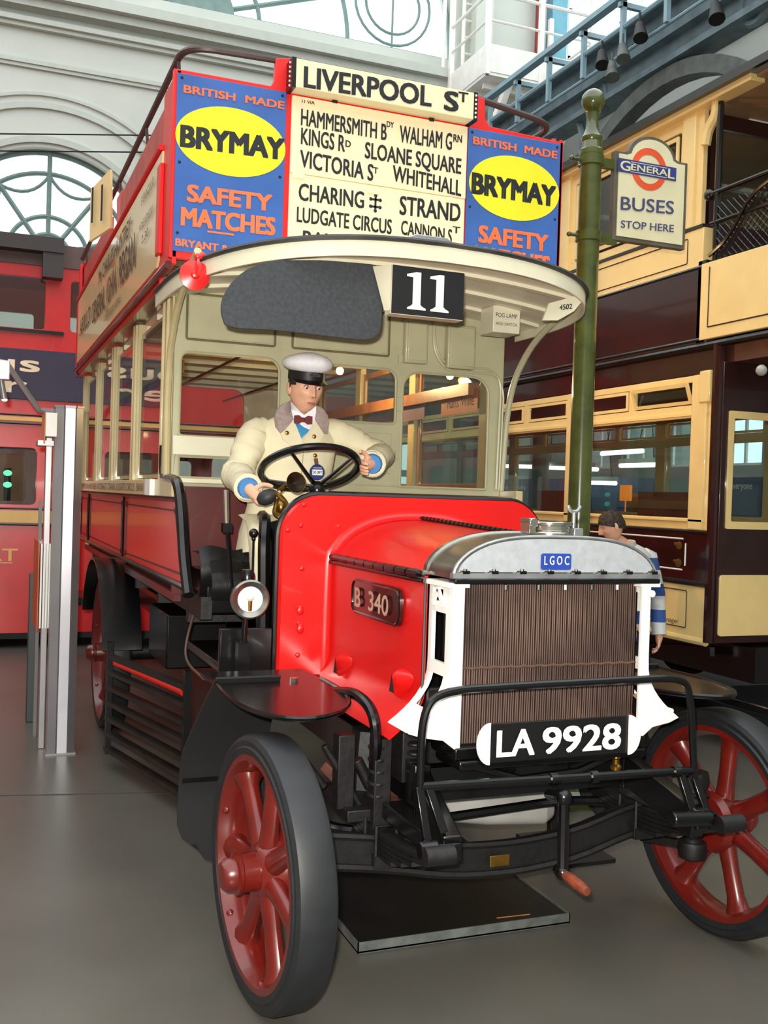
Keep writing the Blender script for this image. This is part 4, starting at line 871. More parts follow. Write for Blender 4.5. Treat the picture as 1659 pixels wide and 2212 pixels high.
# double-barred cross
y = YU-.011; c = at(811, 439, y=y); g = G(); u_ = .010
g.box(c.x-u_*.5, c.x+u_*.5, y-.001, y, c.z-.036, c.z+.036)
for dz in (-.017, .017): g.box(c.x-.024, c.x+.024, y-.001, y, c.z+dz-u_*.5, c.z+dz+u_*.5)
for (dx, dz) in ((0, .036), (0, -.036), (-.024, .017), (.024, .017), (-.024, -.017), (.024, -.017)): g.ball((c.x+dx, y, c.z+dz), (.009, .002, .009), 8, 4)
obj('double_cross', g, INK, R2)
for px, py in ((724, 212), (933, 252)): q = at(px, py, y=YU-.02); obj('board_clip', G().box(q.x-.012, q.x+.012, YU-.022, YU-.006, q.z-.022, q.z+.022), BLACK, R1)
for px, py in ((645, 378), (808, 412), (975, 432)): q = at(px, py, y=YU-.02); obj('hinge', G().box(q.x-.03, q.x+.03, YU-.018, YU-.010, q.z-.014, q.z+.014), ADCREAM, R2, bevel=.002)
# destination board on top
YT = 1.38
a = at(640, 126, y=YT); b = at(1026, 258, y=YT)
z0 = (at(636, 187, y=YT).z+at(1020, 257, y=YT).z)/2; z1 = (at(640, 126, y=YT).z+at(1027, 200, y=YT).z)/2; x0 = at(640, 150, y=YT).x; x1 = at(1024, 225, y=YT).x
db = obj('destination_board', G().box(x0, x1, YT, YU-.002, z0, z1), ADCREAM, bus, bevel=.003, label='cream destination board on top of the front')
for s, xx in ((-1, x0), (1, x1)):
    e = obj('board_end', G().box(min(xx, xx+s*.02), max(xx, xx+s*.02), YT+.0, YU, z0-.004, z1+.004), BLACK, db)
    for k in range(6):
        z = z0+.012+(z1-z0-.024)*k/5; obj('stud', G().ball((xx+s*(.020 if s < 0 else .010), YT-.001 if s > 0 else YT+.03, z), .006, 6, 4), WHITE, e)
yt = YT-.001; h = at(655, 190, y=yt).z-at(655, 237, y=yt).z
text('LIVERPOOL', at(657, 188, y=yt), at(930, 230, y=yt), h, INK, db, .03, lift=.001); text('S', at(960, 237, y=yt), at(988, 241, y=yt), h*.96, INK, db, .04, lift=.001)
P0 = at(990, 219, y=yt); P1 = at(1010, 222, y=yt); text('T', P0, P1, h*.5, INK, db, .03, lift=.001)
# ---- upper deck sides
for s in (-1, 1):
    x = s*.985
    X0, X1 = min(x, x-s*.02), max(x, x-s*.02)
    g = G(); g.box(X0, X1, YU, 1.80, 2.60, 3.45); g.box(X0, X1, 1.80, 6.10, 2.565, 2.66); g.box(X0, X1, 1.80, 6.10, 3.17, 3.23); g.box(X0, X1, 6.0, 6.1, 2.565, 3.5)
    us = obj('upper_side', g, RED2, bus, bevel=.003)
    obj('lower_moulding', G().tube([(x+s*.01, 1.5, 2.60), (x+s*.01, 6.1, 2.60)], .018, 8), MAROON, us); obj('upper_moulding', G().tube([(x+s*.008, 1.8, 3.21), (x+s*.008, 6.1, 3.21)], .014, 8), RED2, us)
    obj('front_strip', G().box(min(x, x+s*.02), max(x, x+s*.02), 1.74, 1.83, 2.70, 3.12), RED2, us, bevel=.004)
    pz = obj('side_poster', G().plate([(6.0, 2.655), (6.0, 3.18), (1.76, 3.18), (1.76, 2.74), (1.86, 2.655)], o=(x-s*.004, 0, 0), u=(0, 1, 0), v=(0, 0, 1), th=(.012 if s > 0 else -.012)), ADC2, us, label='long cream theatre poster on the upper side')
    # plank, stanchions, hand rail
    obj('side_plank', G().box(min(s*.93, s*.955), max(s*.93, s*.955), 1.49, 3.62, 3.27, 3.46), mat('plank_red', (190, 66, 52), .5, var=.15), us, bevel=.004)
    obj('side_plank', G().box(min(s*.93, s*.955), max(s*.93, s*.955), 4.15, 6.2, 3.27, 3.46), mat('plank_red', (0, 0, 0)), us, bevel=.004)
    obj('plank_bracket', G().plate([(3.62, 3.50), (3.86, 3.50), (3.80, 3.25), (3.70, 3.22)], o=(s*.95, 0, 0), u=(0, 1, 0), v=(0, 0, 1), th=.02), RED2, us)
    for y in (1.65, 2.6, 3.7, 4.8, 5.9):
        obj('stanchion', G().tube([(s*.94, y, 3.0), (s*.94, y, 3.46), (s*.95, y, 3.57)], .009, 6), mat('rail_brown', (70, 52, 50), .45), us)
    hr = rnd([(s*.50, YU+.02, 3.585), (s*.95, YU+.03, 3.575 if s < 0 else 3.53), (s*.955, 6.2, 3.585)], .14, 8)
    obj('hand_rail', G().tube(hr, .0165, 8), mat('rail_brown', (74, 50, 46), .4, coat=.2), us)
sg = obj('side_number_board', G().plate([(0, 3.28), (.22, 3.22), (.22, 3.56), (.02, 3.66)], o=(-1.0, 3.74, 0), u=(-.50, .866, 0), v=(0, 0, 1), th=.02), ADC2, bus, label='cream side board with the route number 11')
text('11', (-1.0-.5*.17-.018, 3.74+.866*.17-.0, 3.33), (-1.0-.5*.05-.018, 3.74+.866*.05-.0, 3.33), .25, INK, sg, 0, lift=.004)
g = G(); g.tube(rnd([(-.95, 5.9, 3.5), (-.95, 6.3, 3.4), (-.95, 6.5, 2.9)], .2), .014, 6); g.box(-.98, -.96, 6.0, 6.3, 2.65, 3.2); obj('rear_stair_side', g, RED2, bus)
sx = -.9995
def st(s, y0, y1, z, h, m=INK, b=0.0): text(s, (sx, y0, z), (sx, y1, z), h, m, us_l, b, lift=.001)
us_l = [o for o in bus.children if o.name.startswith('upper_side')][0]
us_l = [c for c in us_l.children if c.name.startswith('side_poster')]
us_l = us_l[0].parent
SI = mat('poster_ink', (96, 66, 50), .6, var=.3)
st('Mr. CHARLES HAWTREY', 4.35, 2.75, 3.02, .10, SI, .01); st('APOLLO', 5.7, 4.9, 2.84, .14, SI, .01); st('GENERAL', 4.75, 3.95, 2.80, .16, SI, .01); st('JOHN', 3.85, 3.35, 2.80, .17, SI, .01); st('REGAN', 3.20, 2.55, 2.80, .19, SI, .02); st('in', 3.6, 3.45, 2.99, .05, ORANGE, .01)
st('EVENINGS 8.30', 2.35, 1.95, 3.07, .05, SI); st('MATINEE WEDNESDAY', 2.40, 1.95, 2.94, .045, SI); st('2.30', 2.3, 2.08, 2.86, .045, SI); st('SHAFTESBURY AVENUE', 3.9, 3.1, 2.70, .045, SI)
# board end panels inside the upper deck (seat backs glimpsed above the sides)
src = None
for i in range(5):
    if not src: src = obj('deck_seat', G().box(-.75, .75, -.02, .02, 2.95, 3.12).box(-.75, .75, 0, .35, 2.90, 2.94), mat('slat_wood', (120, 84, 52), .5, var=.2), bus, loc=(0, 2.4+.75*i, 0))
    else: again(src, bus, (0, 2.4+.75*i, 0))
# ================================================================ brown and cream tram on the right
tram = thing('tram', 'brown and cream double-deck tram with open balcony behind the bus stop post', 'tram', (3.8, 6.5, 0))
TC = mat('tram_cream', (238, 208, 140), .32, coat=.25, var=.03); TB = mat('tram_brown', (46, 20, 18), .22, coat=.5, var=.15); TK = mat('tram_black', (16, 15, 15), .25, coat=.4)
TL = mat('tram_line', (50, 26, 18), .5); TI = mat('tram_inside', (84, 44, 32), .5, var=.15); TCEIL = mat('tram_ceiling', (158, 124, 88), .5, var=.08)
TX = 2.8; TW = 2.1; TY0 = 2.44; TY1 = 12.3; PITCH = 1.6
UY, UZ = (0, 1, 0), (0, 0, 1)
for s, x, th in ((-1, TX, .03), (1, TX+TW, -.03)):
    # lower panels and waist
    g = G(); g.box(min(x, x+th), max(x, x+th), TY0, TY1, .69, 1.055); lp_ = obj('rocker_panel', g, TC, tram, bevel=.006)
    obj('rocker_moulding', G().tube([(x+.01, TY0+.02, .69), (x+.01, TY1, .69)], .028, 8), TC, lp_)
    wp = obj('waist_panel', G().box(min(x, x+th), max(x, x+th), TY0, TY1, 1.07, 1.43), TB, tram, bevel=.006)
    obj('waist_bead', G().tube([(x, TY0, 1.075), (x, TY1, 1.075)], .02, 8).tube([(x, TY0, 1.43), (x, TY1, 1.43)], .014, 8), TK, wp)
    if s < 0:
        for y0, y1 in ((2.66, 4.1), (4.3, 5.7), (5.9, 7.3)):
            g = G(); g.tube([(x-.003, a, b) for a, b in rrect(y0, y1, .765, 1.02, .01)], .004, 4, closed=True); obj('lining', g, TL, lp_)
        g = G()
        for y0, y1 in ((2.69, 5.6),):
            g.tube([(x-.003, a, b) for a, b in ((y0+.03, 1.375), (y1, 1.375), (y1, 1.16), (y0+.03, 1.16))], .006, 4, closed=False); g.tube([(x-.003, y0, 1.19), (x-.003, y0, 1.345)], .006, 4)
        obj('white_lining', g, WHITE, wp)
        for z in (1.325, 1.205): obj('gilt_corner', G().ball((x-.004, 2.76, z), (.003, .035, .03), 8, 5).ball((x-.004, 2.80, z+.01), (.003, .02, .012), 8, 5), mat('gilt', (112, 84, 34), .4, .5), wp)
        text('General Manager', (x-.003, 3.16, .785), (x-.003, 2.73, .785), .034, TL, lp_, .0)
    # window bays
    ys = [2.58+PITCH*i for i in range(7)]
    g = G(); holes = []
    for y in ys[:-1]:
        holes.append([(a, b) for a, b in rrect(y+.09, y+PITCH-.07, 1.52, 2.21, .02)])
        holes.append(rrect(y+.09, y+PITCH/2-.035, 2.30, 2.455, .01)); holes.append(rrect(y+PITCH/2+.035, y+PITCH-.07, 2.30, 2.455, .01))
    g.plate([(TY0+.0, 1.44), (TY1, 1.44), (TY1, 2.50), (TY0, 2.50)], holes, o=(x, 0, 0), u=UY, v=UZ, th=th); wf = obj('lower_window_frame', g, TC, tram, bevel=.004)
    obj('sill', G().box(min(x-.02, x+.05), max(x-.02, x+.05), TY0+.06, TY1, 1.498, 1.512), TC, wf); obj('transom', G().box(min(x-.018, x+.045), max(x-.018, x+.045), TY0+.06, TY1, 2.225, 2.245), TC, wf)
    for i, y in enumerate(ys[:-1]):
        obj('pane', G().box(x+th*.4, x+th*.4+.004, y+.08, y+PITCH-.06, 1.51, 2.22), GLASS, wf)
        obj('window_post', G().box(min(x-.02, x+.04), max(x-.02, x+.04), y-.075, y+.085, 1.44, 2.50), TC, wf, bevel=.01)
        for a, b in ((y+.10, y+PITCH/2-.045), (y+PITCH/2+.045, y+PITCH-.08)):
            tilt = .06 if (s < 0 and i == 0 and a < y+.5) else 0.0
            g = G(); g.plate(rrect(a, b, 2.305, 2.45, .006), [rrect(a+.025, b-.025, 2.328, 2.428, .004)], o=(0, 0, 0), u=UY, v=UZ, th=.016); pv = obj('vent_light', g, TC, wf, loc=(x-.004, 0, 0))
            if tilt: pv.matrix_world = Matrix.Translation((x-.004, 0, 2.305)) @ Matrix.Rotation(-.32, 4, 'Y') @ Matrix.Translation((0, 0, -2.305)); 
            obj('vent_pane', G().box(x+.006, x+.009, a+.02, b-.02, 2.32, 2.44), GLASS, wf)
    # brown band, upper deck sides
    g = G(); g.box(min(x, x+th), max(x, x+th), TY0-.02, TY1, 2.50, 2.71); g.box(min(x-.05*1, x+th), max(x+.0, x+th), 2.50, TY1, 2.70, 3.22); ub = obj('upper_brown_panel', g, TB, tram, bevel=.008)
    g = G(); g.tube([(x-.03, TY0-1.3, 2.685), (x-.03, TY1, 2.685)], .024, 8); g.tube([(x-.045, 2.5, 2.73), (x-.045, TY1, 2.73)], .014, 8); g.tube([(x-.045, 2.55, 3.22), (x-.045, TY1, 3.22)], .014, 6); obj('brown_bead', g, TK, ub)
    g = G(); g.box(min(x-.05, x+th), max(x, x+th), 2.56, TY1, 3.225, 3.49); uc = obj('upper_cream_panel', g, TC, tram, bevel=.006)
    obj('upper_rail', G().box(min(x-.06, x+.02), max(x-.06, x+.02), 2.56, TY1, 3.49, 3.51), TK, uc)
    if s < 0:
        for y0, y1 in ((2.72, 4.1), (4.28, 5.7)): obj('lining', G().tube([(x-.053, a, b) for a, b in rrect(y0, y1, 3.27, 3.44, .01)], .004, 4, closed=True), TL, uc)
    holes = [rrect(y+.16, y+PITCH-.08, 3.58, 4.22, .02) for y in [2.70+PITCH*i for i in range(6)]]
    g = G(); g.plate([(2.62, 3.51), (TY1, 3.51), (TY1, 4.34), (2.62, 4.34)], holes, o=(x-.03, 0, 0), u=UY, v=UZ, th=.04); uw = obj('upper_window_frame', g, TC, tram, bevel=.005)
    for i in range(6):
        y = 2.70+PITCH*i
        obj('pane', G().box(x-.012, x-.008, y+.12, y+PITCH-.04, 3.55, 4.25), GLASS, uw)
        obj('window_post', G().box(min(x-.055, x+.0), max(x-.055, x+.0), y-.02, y+.12, 3.51, 4.34), TC, uw, bevel=.008)
        g = G(); g.plate(rrect(y+.18, y+PITCH-.10, 3.60, 4.20, .01), [rrect(y+.21, y+PITCH-.13, 3.63, 4.17, .01)], o=(x-.036, 0, 0), u=UY, v=UZ, th=.01); obj('sash', g, TC, uw)
    obj('cornice', G().box(min(x-.10, x+.02), max(x-.10, x+.02), 2.1, TY1, 4.30, 4.345), TC, tram, bevel=.006)
# roof and floors
g = G(); g.loft([[Vector((TX-.12, y, 4.345)), Vector((TX-.13, y, 4.40)), Vector((TX+.1, y, 4.48)), Vector((TX+TW/2, y, 4.62)), Vector((TX+TW-.1, y, 4.48)), Vector((TX+TW+.13, y, 4.40)), Vector((TX+TW+.12, y, 4.345))] for y in (.9, TY1)]); rf = obj('tram_roof', g, mat('tram_roof_grey', (120, 122, 122), .6), tram)
g = G(); 
for x in (TX-.13, TX+TW+.13): g.box(x-.015, x+.015, .9, TY1, 4.34, 4.395)
obj('roof_edge', g, TK, rf)
obj('roof_lining', G().box(TX-.05, TX+TW+.05, .95, TY1, 4.325, 4.343), TCEIL, rf)
obj('deck_floor', G().box(TX+.04, TX+TW-.04, 1.12, TY1, 2.56, 2.68), TI, tram); obj('saloon_floor', G().box(TX+.04, TX+TW-.04, 2.4, TY1, .9, .95), TI, tram)
src = None
for i in range(8):
    y = 2.7+1.25*i
    if not src: src = obj('roof_light', G().box(TX+.4, TX+1.7, -.03, .03, 4.29, 4.325), WHITE, tram, loc=(0, y, 0))
    else: again(src, tram, (0, y, 0))
# lower end bulkhead and vestibule
YE = 2.34
g = G(); g.plate([(TX-.02, .70), (TX+TW, .70), (TX+TW, 2.56), (TX-.02, 2.56)], [rrect(TX+.06, TX+.62, 1.50, 2.20, .01), rrect(TX+.72, TX+1.4, .72, 2.2, .01)], o=(0, YE, 0), th=-.05); eb = obj('end_bulkhead', g, TB, tram, bevel=.004)
obj('end_cream_panel', G().plate(rrect(TX+.0, TX+.68, .75, 1.155, .02), o=(0, YE, 0), th=.012), TC, eb, bevel=.003)
g = G(); g.plate(rrect(TX+.03, TX+.66, 1.46, 2.24, .01), [rrect(TX+.07, TX+.61, 1.51, 2.19, .01)], o=(0, YE, 0), th=.014); obj('end_window_frame', g, TC, eb, bevel=.003); obj('pane', G().box(TX+.06, TX+.62, YE+.01, YE+.014, 1.5, 2.2), GLASS, eb)
obj('corner_pillar', G().tube([(TX-.01, 2.40, .70), (TX-.01, 2.40, 2.68)], .045, 10), TB, tram)
obj('corner_bracket', G().box(TX-.03, TX+.03, 2.47, 2.58, 2.30, 2.52), TC, tram, bevel=.012)
p = at(1645, 800, y=1.9); obj('vestibule_bulb', G().ball(p, .035, 10, 8), mat('clear_bulb', (170, 168, 160), .2), tram)
# open balcony
bp = obj('balcony_panel', G().box(TX-.06, TX-.03, 1.1, 2.56, 2.72, 3.235), TC, tram, bevel=.006)
obj('lining', G().tube([(TX-.063, a, b) for a, b in ((2.47, 3.20), (2.47, 2.80), (1.1, 2.80))], .005, 4), TL, bp)
obj('balcony_front', G().box(TX-.06, TX+TW+.05, 1.07, 1.10, 2.72, 3.235), TC, tram); obj('panel_post', G().box(TX-.05, TX+.0, 2.52, 2.60, 2.70, 3.26), TK, tram)
bar_ = obj('balcony_post', G().tube([(TX-.02, 2.47, 3.24), (TX-.02, 2.47, 4.3)], .022, 8), TK, tram)
br = obj('balcony_rail', G().tube([(TX-.03, 2.52, 3.70), (TX-.03, 1.08, 3.70), (TX+TW, 1.08, 3.70)], .016, 8), TK, tram)
obj('lower_rail', G().tube([(TX-.03, 2.52, 3.50), (TX-.03, 1.08, 3.50)], .012, 6), TK, br)
obj('rail_end', G().ball((TX-.03, 2.54, 3.70), (.03, .05, .04), 10, 6), TK, br)
g = G(); n = 26
for i in range(n+8):
    for sgn in (1, -1):
        y0 = 2.47-.055*i if sgn > 0 else 2.47-.055*(i-7)
        z0, z1, y1 = 3.25, 3.62, y0-sgn*.385*1
        if sgn > 0: a, b = (y0, z0), (y0-.385, z1)
        else: a, b = (y0-.385, z0), (y0, z1)
        (ya, za), (yb, zb2) = sorted([a, b], key=lambda q: q[0])
        lo, hi = 1.1, 2.47
        if yb < lo or ya > hi: continue
        f = lambda y: za+(zb2-za)*(y-ya)/(yb-ya)
        A, B = max(ya, lo), min(yb, hi); g.tube([(TX-.03, A, f(A)), (TX-.03, B, f(B))], .0035, 4)
o = obj('wire_mesh', g, TK, br); o['kind'] = 'stuff'
obj('scroll', G().tube(rnd([(TX-.05, 2.5, 3.28), (TX-.05, 2.3, 3.36), (TX-.05, 2.1, 3.62), (TX-.05, 1.7, 3.66)], .2, 6), .012, 6), TK, br)
g = G(); g.plate([(TX+.05, 3.24), (TX+TW-.05, 3.24), (TX+TW-.05, 4.3), (TX+.05, 4.3)], [rrect(TX+.14, TX+.95, 3.55, 4.2, .02), rrect(TX+1.05, TX+1.9, 3.3, 4.2, .02)], o=(0, 2.64, 0), th=-.03); ue = obj('upper_end_frame', g, TB, tram); obj('pane', G().box(TX+.1, TX+1.95, 2.645, 2.649, 3.3, 4.25), GLASS, ue)
obj('roof_corbel', G().tube(rnd([(TX-.03, 2.5, 4.33), (TX-.03, 2.5, 4.22), (TX-.03, 2.58, 4.15), (TX-.03, 2.60, 4.05)], .05), .035, 8), TC, tram)
# underframe, fender, wheels
g = G(); g.box(TX+.2, TX+TW-.2, 2.2, TY1, .45, .68); uf = obj('underframe', g, TK, tram)
obj('fender', G().box(TX+.05, TX+TW-.05, 1.9, 2.6, .30, .36), TK, tram, bevel=.01); obj('truss_beam', G().bar((TX+.1, 2.5, .62), (TX+.1, 5.5, .30), .04, .06), TK, tram)
obj('side_skirt', G().box(TX+.12, TX+.16, 3.6, 9.5, .12, .5), IRON, tram)
for y in (4.9, 7.2):
    for x in (TX+.35, TX+TW-.35): obj('tram_wheel', G().lathe([(.02, -.06), (.38, -.06), (.38, .06), (.40, .07), (.40, .09), (.02, .09)], (x, y, .40), (1, 0, 0), 28), IRON, tram)
src = None
for i in range(6):
    y = 3.0+1.5*i
    if not src: src = obj('saloon_seat', G().box(TX+.1, TX+.5, -.4, .4, 1.3, 1.36).box(TX+.1, TX+.14, -.4, .4, 1.36, 1.7), TI, tram, loc=(0, y, 0))
    else: again(src, tram, (0, y, 0))
# white rope barrier low by the tram
tag(obj('barrier_rope', G().tube([at(1590, 1602, y=1.6), at(1720, 1652, y=1.2)], .006, 6), WHITE), 'thin white rope low on the right, beyond the front wheel', 'rope')
# ================================================================ exhibition boards and strip lights beyond the tram
EB = mat('board_blue', (44, 84, 124), .5, var=.06)
for i, (y0, y1, tx) in enumerate(((10.9, 13.6, 'metropolis'), (8.7, 10.5, ''), (5.6, 7.9, 'for everyone'))):
    b = tag(obj('display_board', G().box(6.95, 7.0, y0, y1, .25, 1.98), EB), ('farthest blue display board with the word metropolis, seen through the tram', 'middle blue display board without large heading, seen through the tram', 'nearest blue display board headed for everyone, seen through the tram end window')[i], 'board', 'blue display boards')
    if tx == 'metropolis': text(tx, (6.948, 13.1, 1.80), (6.948, 12.25, 1.80), .085, WHITE, b, .01)
    elif tx: text(tx, at(1560, 1056, x=6.948), (6.948, 6.75, at(1560, 1056, x=6.948).z), .09, WHITE, b, .01)
    g = G()
    for k in range(9): g.box(6.945, 6.949, y0+.2, y1-.5+.1*math.sin(k*2), 1.05-k*.055, 1.065-k*.055)
    o = obj('text_rows', g, mat('board_text', (150, 172, 190), .6), b); o['kind'] = 'stuff'
    for yy in (y0+.08, y1-.08): obj('board_foot', G().box(6.9, 7.05, yy-.03, yy+.03, 0, .25), IRON, b)
tag(obj('lighting_rail', G().box(6.43, 6.47, 6.6, 13.99, 3.40, 3.46), IRON), 'long thin dark rail carrying the strip lights beyond the tram', 'rail')
TUBEL = mat('tube_light', (255, 255, 250), .4, emit=4)
for i, (pa, pb, xx) in enumerate((((1090, 1007), (1180, 1009), 6.3), ((1178, 1010), (1290, 1014), 6.42), ((1300, 980), (1388, 974), 6.2), ((1340, 1006), (1420, 1004), 6.54), ((1250, 1042), (1330, 1044), 6.66))):
    a = at(*pa, x=xx); b = at(*pb, x=xx)
    l_ = tag(obj('strip_light', G().cyl(a, b, .03), TUBEL), ('farthest white strip light, seen left of the green post', 'white strip light under a grey batten beside the green post', 'upper white strip light seen in the tram window right of the post', 'lower bright strip light seen in the tram window above the boy', 'dim white strip light just above the blue board behind the post')[i], 'lamp', 'strip lights over the display')
    obj('batten', G().bar(a+Vector((0, 0, .06)), b+Vector((0, 0, .06)), .08, .06), WALLM, l_)
    for q in (a.lerp(b, .1), a.lerp(b, .9)): obj('hanger', G().cyl(q+Vector((0, 0, .08)), (6.45, q.y, 3.385), .006, n=5), IRON, l_)
a = at(1342, 1048, x=6.4); b = at(1362, 1082, x=6.4)
tag(obj('orange_lamp', G().box(6.38, 6.42, min(a.y, b.y), max(a.y, b.y), b.z, a.z).box(6.395, 6.405, (a.y+b.y)/2-.01, (a.y+b.y)/2+.01, 0, b.z), mat('orange_glow', (255, 132, 26), .5, emit=1.0)), 'small glowing orange panel lamp seen through the tram window', 'lamp')
tag(obj('display_case', G().box(6.5, 6.9, 8.2, 8.62, 0, 1.75), mat('case_tan', (128, 106, 62), .5, var=.2)), 'tan display case beside the orange lamp beyond the tram', 'case')
# ================================================================ green bus stop post with its flag
bx, by = 1.235, 1.6
st_ = thing('bus_stop_post', 'tall dark green iron bus stop post with ball finial and General buses sign', 'bus stop', (bx, by, 0))
GR = mat('post_green', (74, 82, 32), .22, coat=.6, var=.2, scale=9)
g = G(); g.lathe([(.20, 0), (.20, .05), (.15, .09), (.11, .30), (.09, .36), (.075, .42), (.062, .50), (.0585, 3.0), (.056, 3.44)], (bx, by, 0), n=28); obj('pole', g, GR, st_)
g = G(); zf = 3.44; g.lathe([(.056, 0), (.064, .01), (.064, .035), (.054, .045), (.05, .08), (.056, .09), (.056, .105), (.045, .12), (.035, .15), (.031, .20), (.034, .235), (.043, .24), (.03, .25)], (bx, by, zf), n=24); g.ball((bx, by, zf+.30), .062, 20, 14); obj('finial', g, GR, st_)
for z in (3.02, 3.42):
    g = G(); g.lathe([(.060, -.03), (.069, -.025), (.069, .025), (.060, .03)], (bx, by, z), n=24); g.cyl((bx-.06, by, z), (bx-.12, by, z), .010, n=8); g.ball((bx-.12, by, z), .014, 8, 6); g.bar((bx+.05, by, z), (bx+.17, by, z), .03, .05); obj('clamp', g, GR, st_)
A = at(1322, 330, y=by); B = at(1476, 528, y=by); xl, xr, zb_, zt_ = at(1318, 520, y=by).x, at(1478, 430, y=by).x, (at(1312, 520, y=by).z+at(1478, 540, y=by).z)/2, (at(1316, 330, y=by).z+at(1478, 350, y=by).z)/2
hwid = (xr-xl)/2; xc = (xl+xr)/2
def flag(xl, xr, zb, zt, r, top):
    o_ = [(xl, zb), (xr, zb), (xr, zt)]; xc = (xl+xr)/2
    o_ += [(xc+r+.03, zt), (xc+r+.0, zt+.012)]+arc(xc, zt-.0, r, 12, 168, 14, top)+[(xc-r, zt+.012), (xc-r-.03, zt), (xl, zt)]
    return o_
fr = obj('sign_frame', G().plate(flag(xl, xr, zb_, zt_, .15, .11), o=(0, by-.02, 0), th=-.04), mat('sign_frame_grey', (96, 88, 74), .5, var=.15), st_, bevel=.005)
fl_ = obj('sign_face', G().plate(flag(xl+.022, xr-.022, zb_+.022, zt_-.015, .135, .105), o=(0, by-.021, 0), th=.005), mat('sign_cream', (222, 214, 176), .35, coat=.3, var=.04), fr)
yy = by-.027; SB = mat('sign_blue', (48, 62, 130), .4, coat=.2); SO = mat('sign_orange', (228, 84, 40), .4, coat=.2)
rc = at(1402, 366, y=yy); k = (at(1439, 366, y=yy).x-rc.x)
g = G(); g.plate(arc(rc.x, rc.z, k*1.02, 0, 359, 40), [arc(rc.x, rc.z, k*.70, 0, 359, 32)], o=(0, yy, 0), th=.002); obj('roundel_ring', g, SO, fl_)
a = at(1334, 362, y=yy); b = at(1460, 372, y=yy); zz = at(1400, 367, y=yy).z; bh = .052
obj('roundel_bar', G().box(a.x, b.x, yy-.004, yy, zz-bh/2-.010, zz+bh/2+.010), SB, fl_)
text('ENERA', (a.x+.082, yy-.0045, zz-.018), (b.x-.062, yy-.0045, zz-.018), .036, mat('sign_cream', (0, 0, 0)), fl_, .02, lift=.001); text('G', (a.x+.014, yy-.0045, zz-.027), (a.x+.076, yy-.0045, zz-.027), .054, mat('sign_cream', (0, 0, 0)), fl_, .02, lift=.001); text('L', (b.x-.055, yy-.0045, zz-.027), (b.x-.014, yy-.0045, zz-.027), .054, mat('sign_cream', (0, 0, 0)), fl_, .02, lift=.001)
for dz in (-.027, .025): obj('roundel_rule', G().box(a.x+.082, b.x-.062, yy-.006, yy-.004, zz+dz-.0015, zz+dz+.0015), mat('sign_cream', (0, 0, 0)), fl_)
NAVY = mat('navy_letter', (66, 70, 112), .5)
def sline(s, p0, p1, h): text(s, at(*p0, y=yy), at(*p1, y=yy), at(p0[0], p0[1], y=yy).z-at(p0[0], p0[1]+h, y=yy).z, NAVY, fl_, .012)
sline('BUSES', (1340, 453), (1454, 463), 30); sline('STOP HERE', (1340, 492), (1454, 502), 17)
# ================================================================ drip tray under the engine, black foot plate
tr = thing('drip_tray', 'shallow galvanised drip tray with black bottom on the floor under the bus', 'tray', (-.05, .75, 0))
x0, x1, y0, y1, h = -.485, .375, .215, 1.30, .040
ZN = mat('galvanised', (152, 158, 154), .4, .7, var=.2, scale=12)
obj('tray_bottom', G().box(x0, x1, y0, y1, .002, .008), mat('oily_black', (20, 18, 14), .45, var=.4, scale=7), tr)
for a in ((x0, x1, y0, y0+.004), (x0, x1, y1-.004, y1), (x0, x0+.004, y0, y1), (x1-.004, x1, y0, y1)): obj('tray_side', G().box(a[0], a[1], a[2], a[3], 0, h), ZN, tr)
obj('oil_film', G().box(x0+.004, x1-.004, y0+.004, y1-.004, .03, .0315), mat('oil_dark', (20, 18, 15), .5, var=.3, scale=5, coat=.0), tr)
a = at(1073, 1983, z=.034); b = at(1145, 1975, z=.034); tag(obj('straw', G().cyl((a.x, a.y, .034), (b.x, b.y, .034), .002, n=5), mat('straw', (170, 120, 60), .6)), 'thin straw-coloured stick lying in the black drip tray', 'stick')
g = G(); g.box(.66, .93, .72, 1.15, 0, .02); g.box(.70, .74, .9, .94, .02, .30); tag(obj('foot_plate', g, IRON, bevel=.003), 'flat black steel floor plate behind the starting handle', 'plate')
# ================================================================ aluminium display stand at the left
ds = thing('display_stand', 'aluminium exhibition column stand with information panel at the left of the bus', 'stand', (-1.26, 3.3, 0))
AN = mat('anodised', (150, 146, 148), .35, .55, var=.05, scale=3); AN2 = mat('anodised_light', (204, 202, 208), .3, .45, var=.04)
g = G(); q = [(-.082, .03), (-.078, -.03), (-.03, -.045), (-.026, -.038), (-.022, -.045), (.034, -.045), (.038, -.038), (.042, -.045), (.082, -.01), (.082, .05), (.03, .08), (-.04, .08)]
g.loft([[Vector((-1.258+a, 3.30+b, z)) for a, b in q] for z in (0.01, 2.07)]); obj('column', g, AN, ds)
obj('column_face', G().box(-1.258-.022, -1.258+.034, 3.2515, 3.256, .01, 2.065), AN2, ds)
obj('column_cap', G().plate([(-1.258+a*1.08, 3.30+b*1.08) for a, b in q], o=(0, 0, 2.07), u=(1, 0, 0), v=(0, 1, 0), th=.012), AN, ds); obj('column_foot', G().box(-1.345, -1.172, 3.24, 3.40, 0, .01), AN, ds)
obj('rear_channel', G().box(-1.378, -1.340, 3.42, 3.48, 0, 1.98), AN, ds, bevel=.004); obj('rear_post', G().box(-1.39, -1.37, 3.75, 3.80, 0, 1.5), mat('post_grey', (120, 118, 116), .5), ds)
obj('lamp_arm', G().tube(rnd([(-1.34, 3.30, 2.045), (-1.43, 3.28, 2.045), (-1.62, 3.20, 2.30), (-1.72, 3.18, 2.31)], .01, 2), .018, 6), AN, ds)
obj('lamp_block', G().box(-1.70, -1.60, 3.15, 3.23, 2.20, 2.31), AN2, ds, bevel=.005)
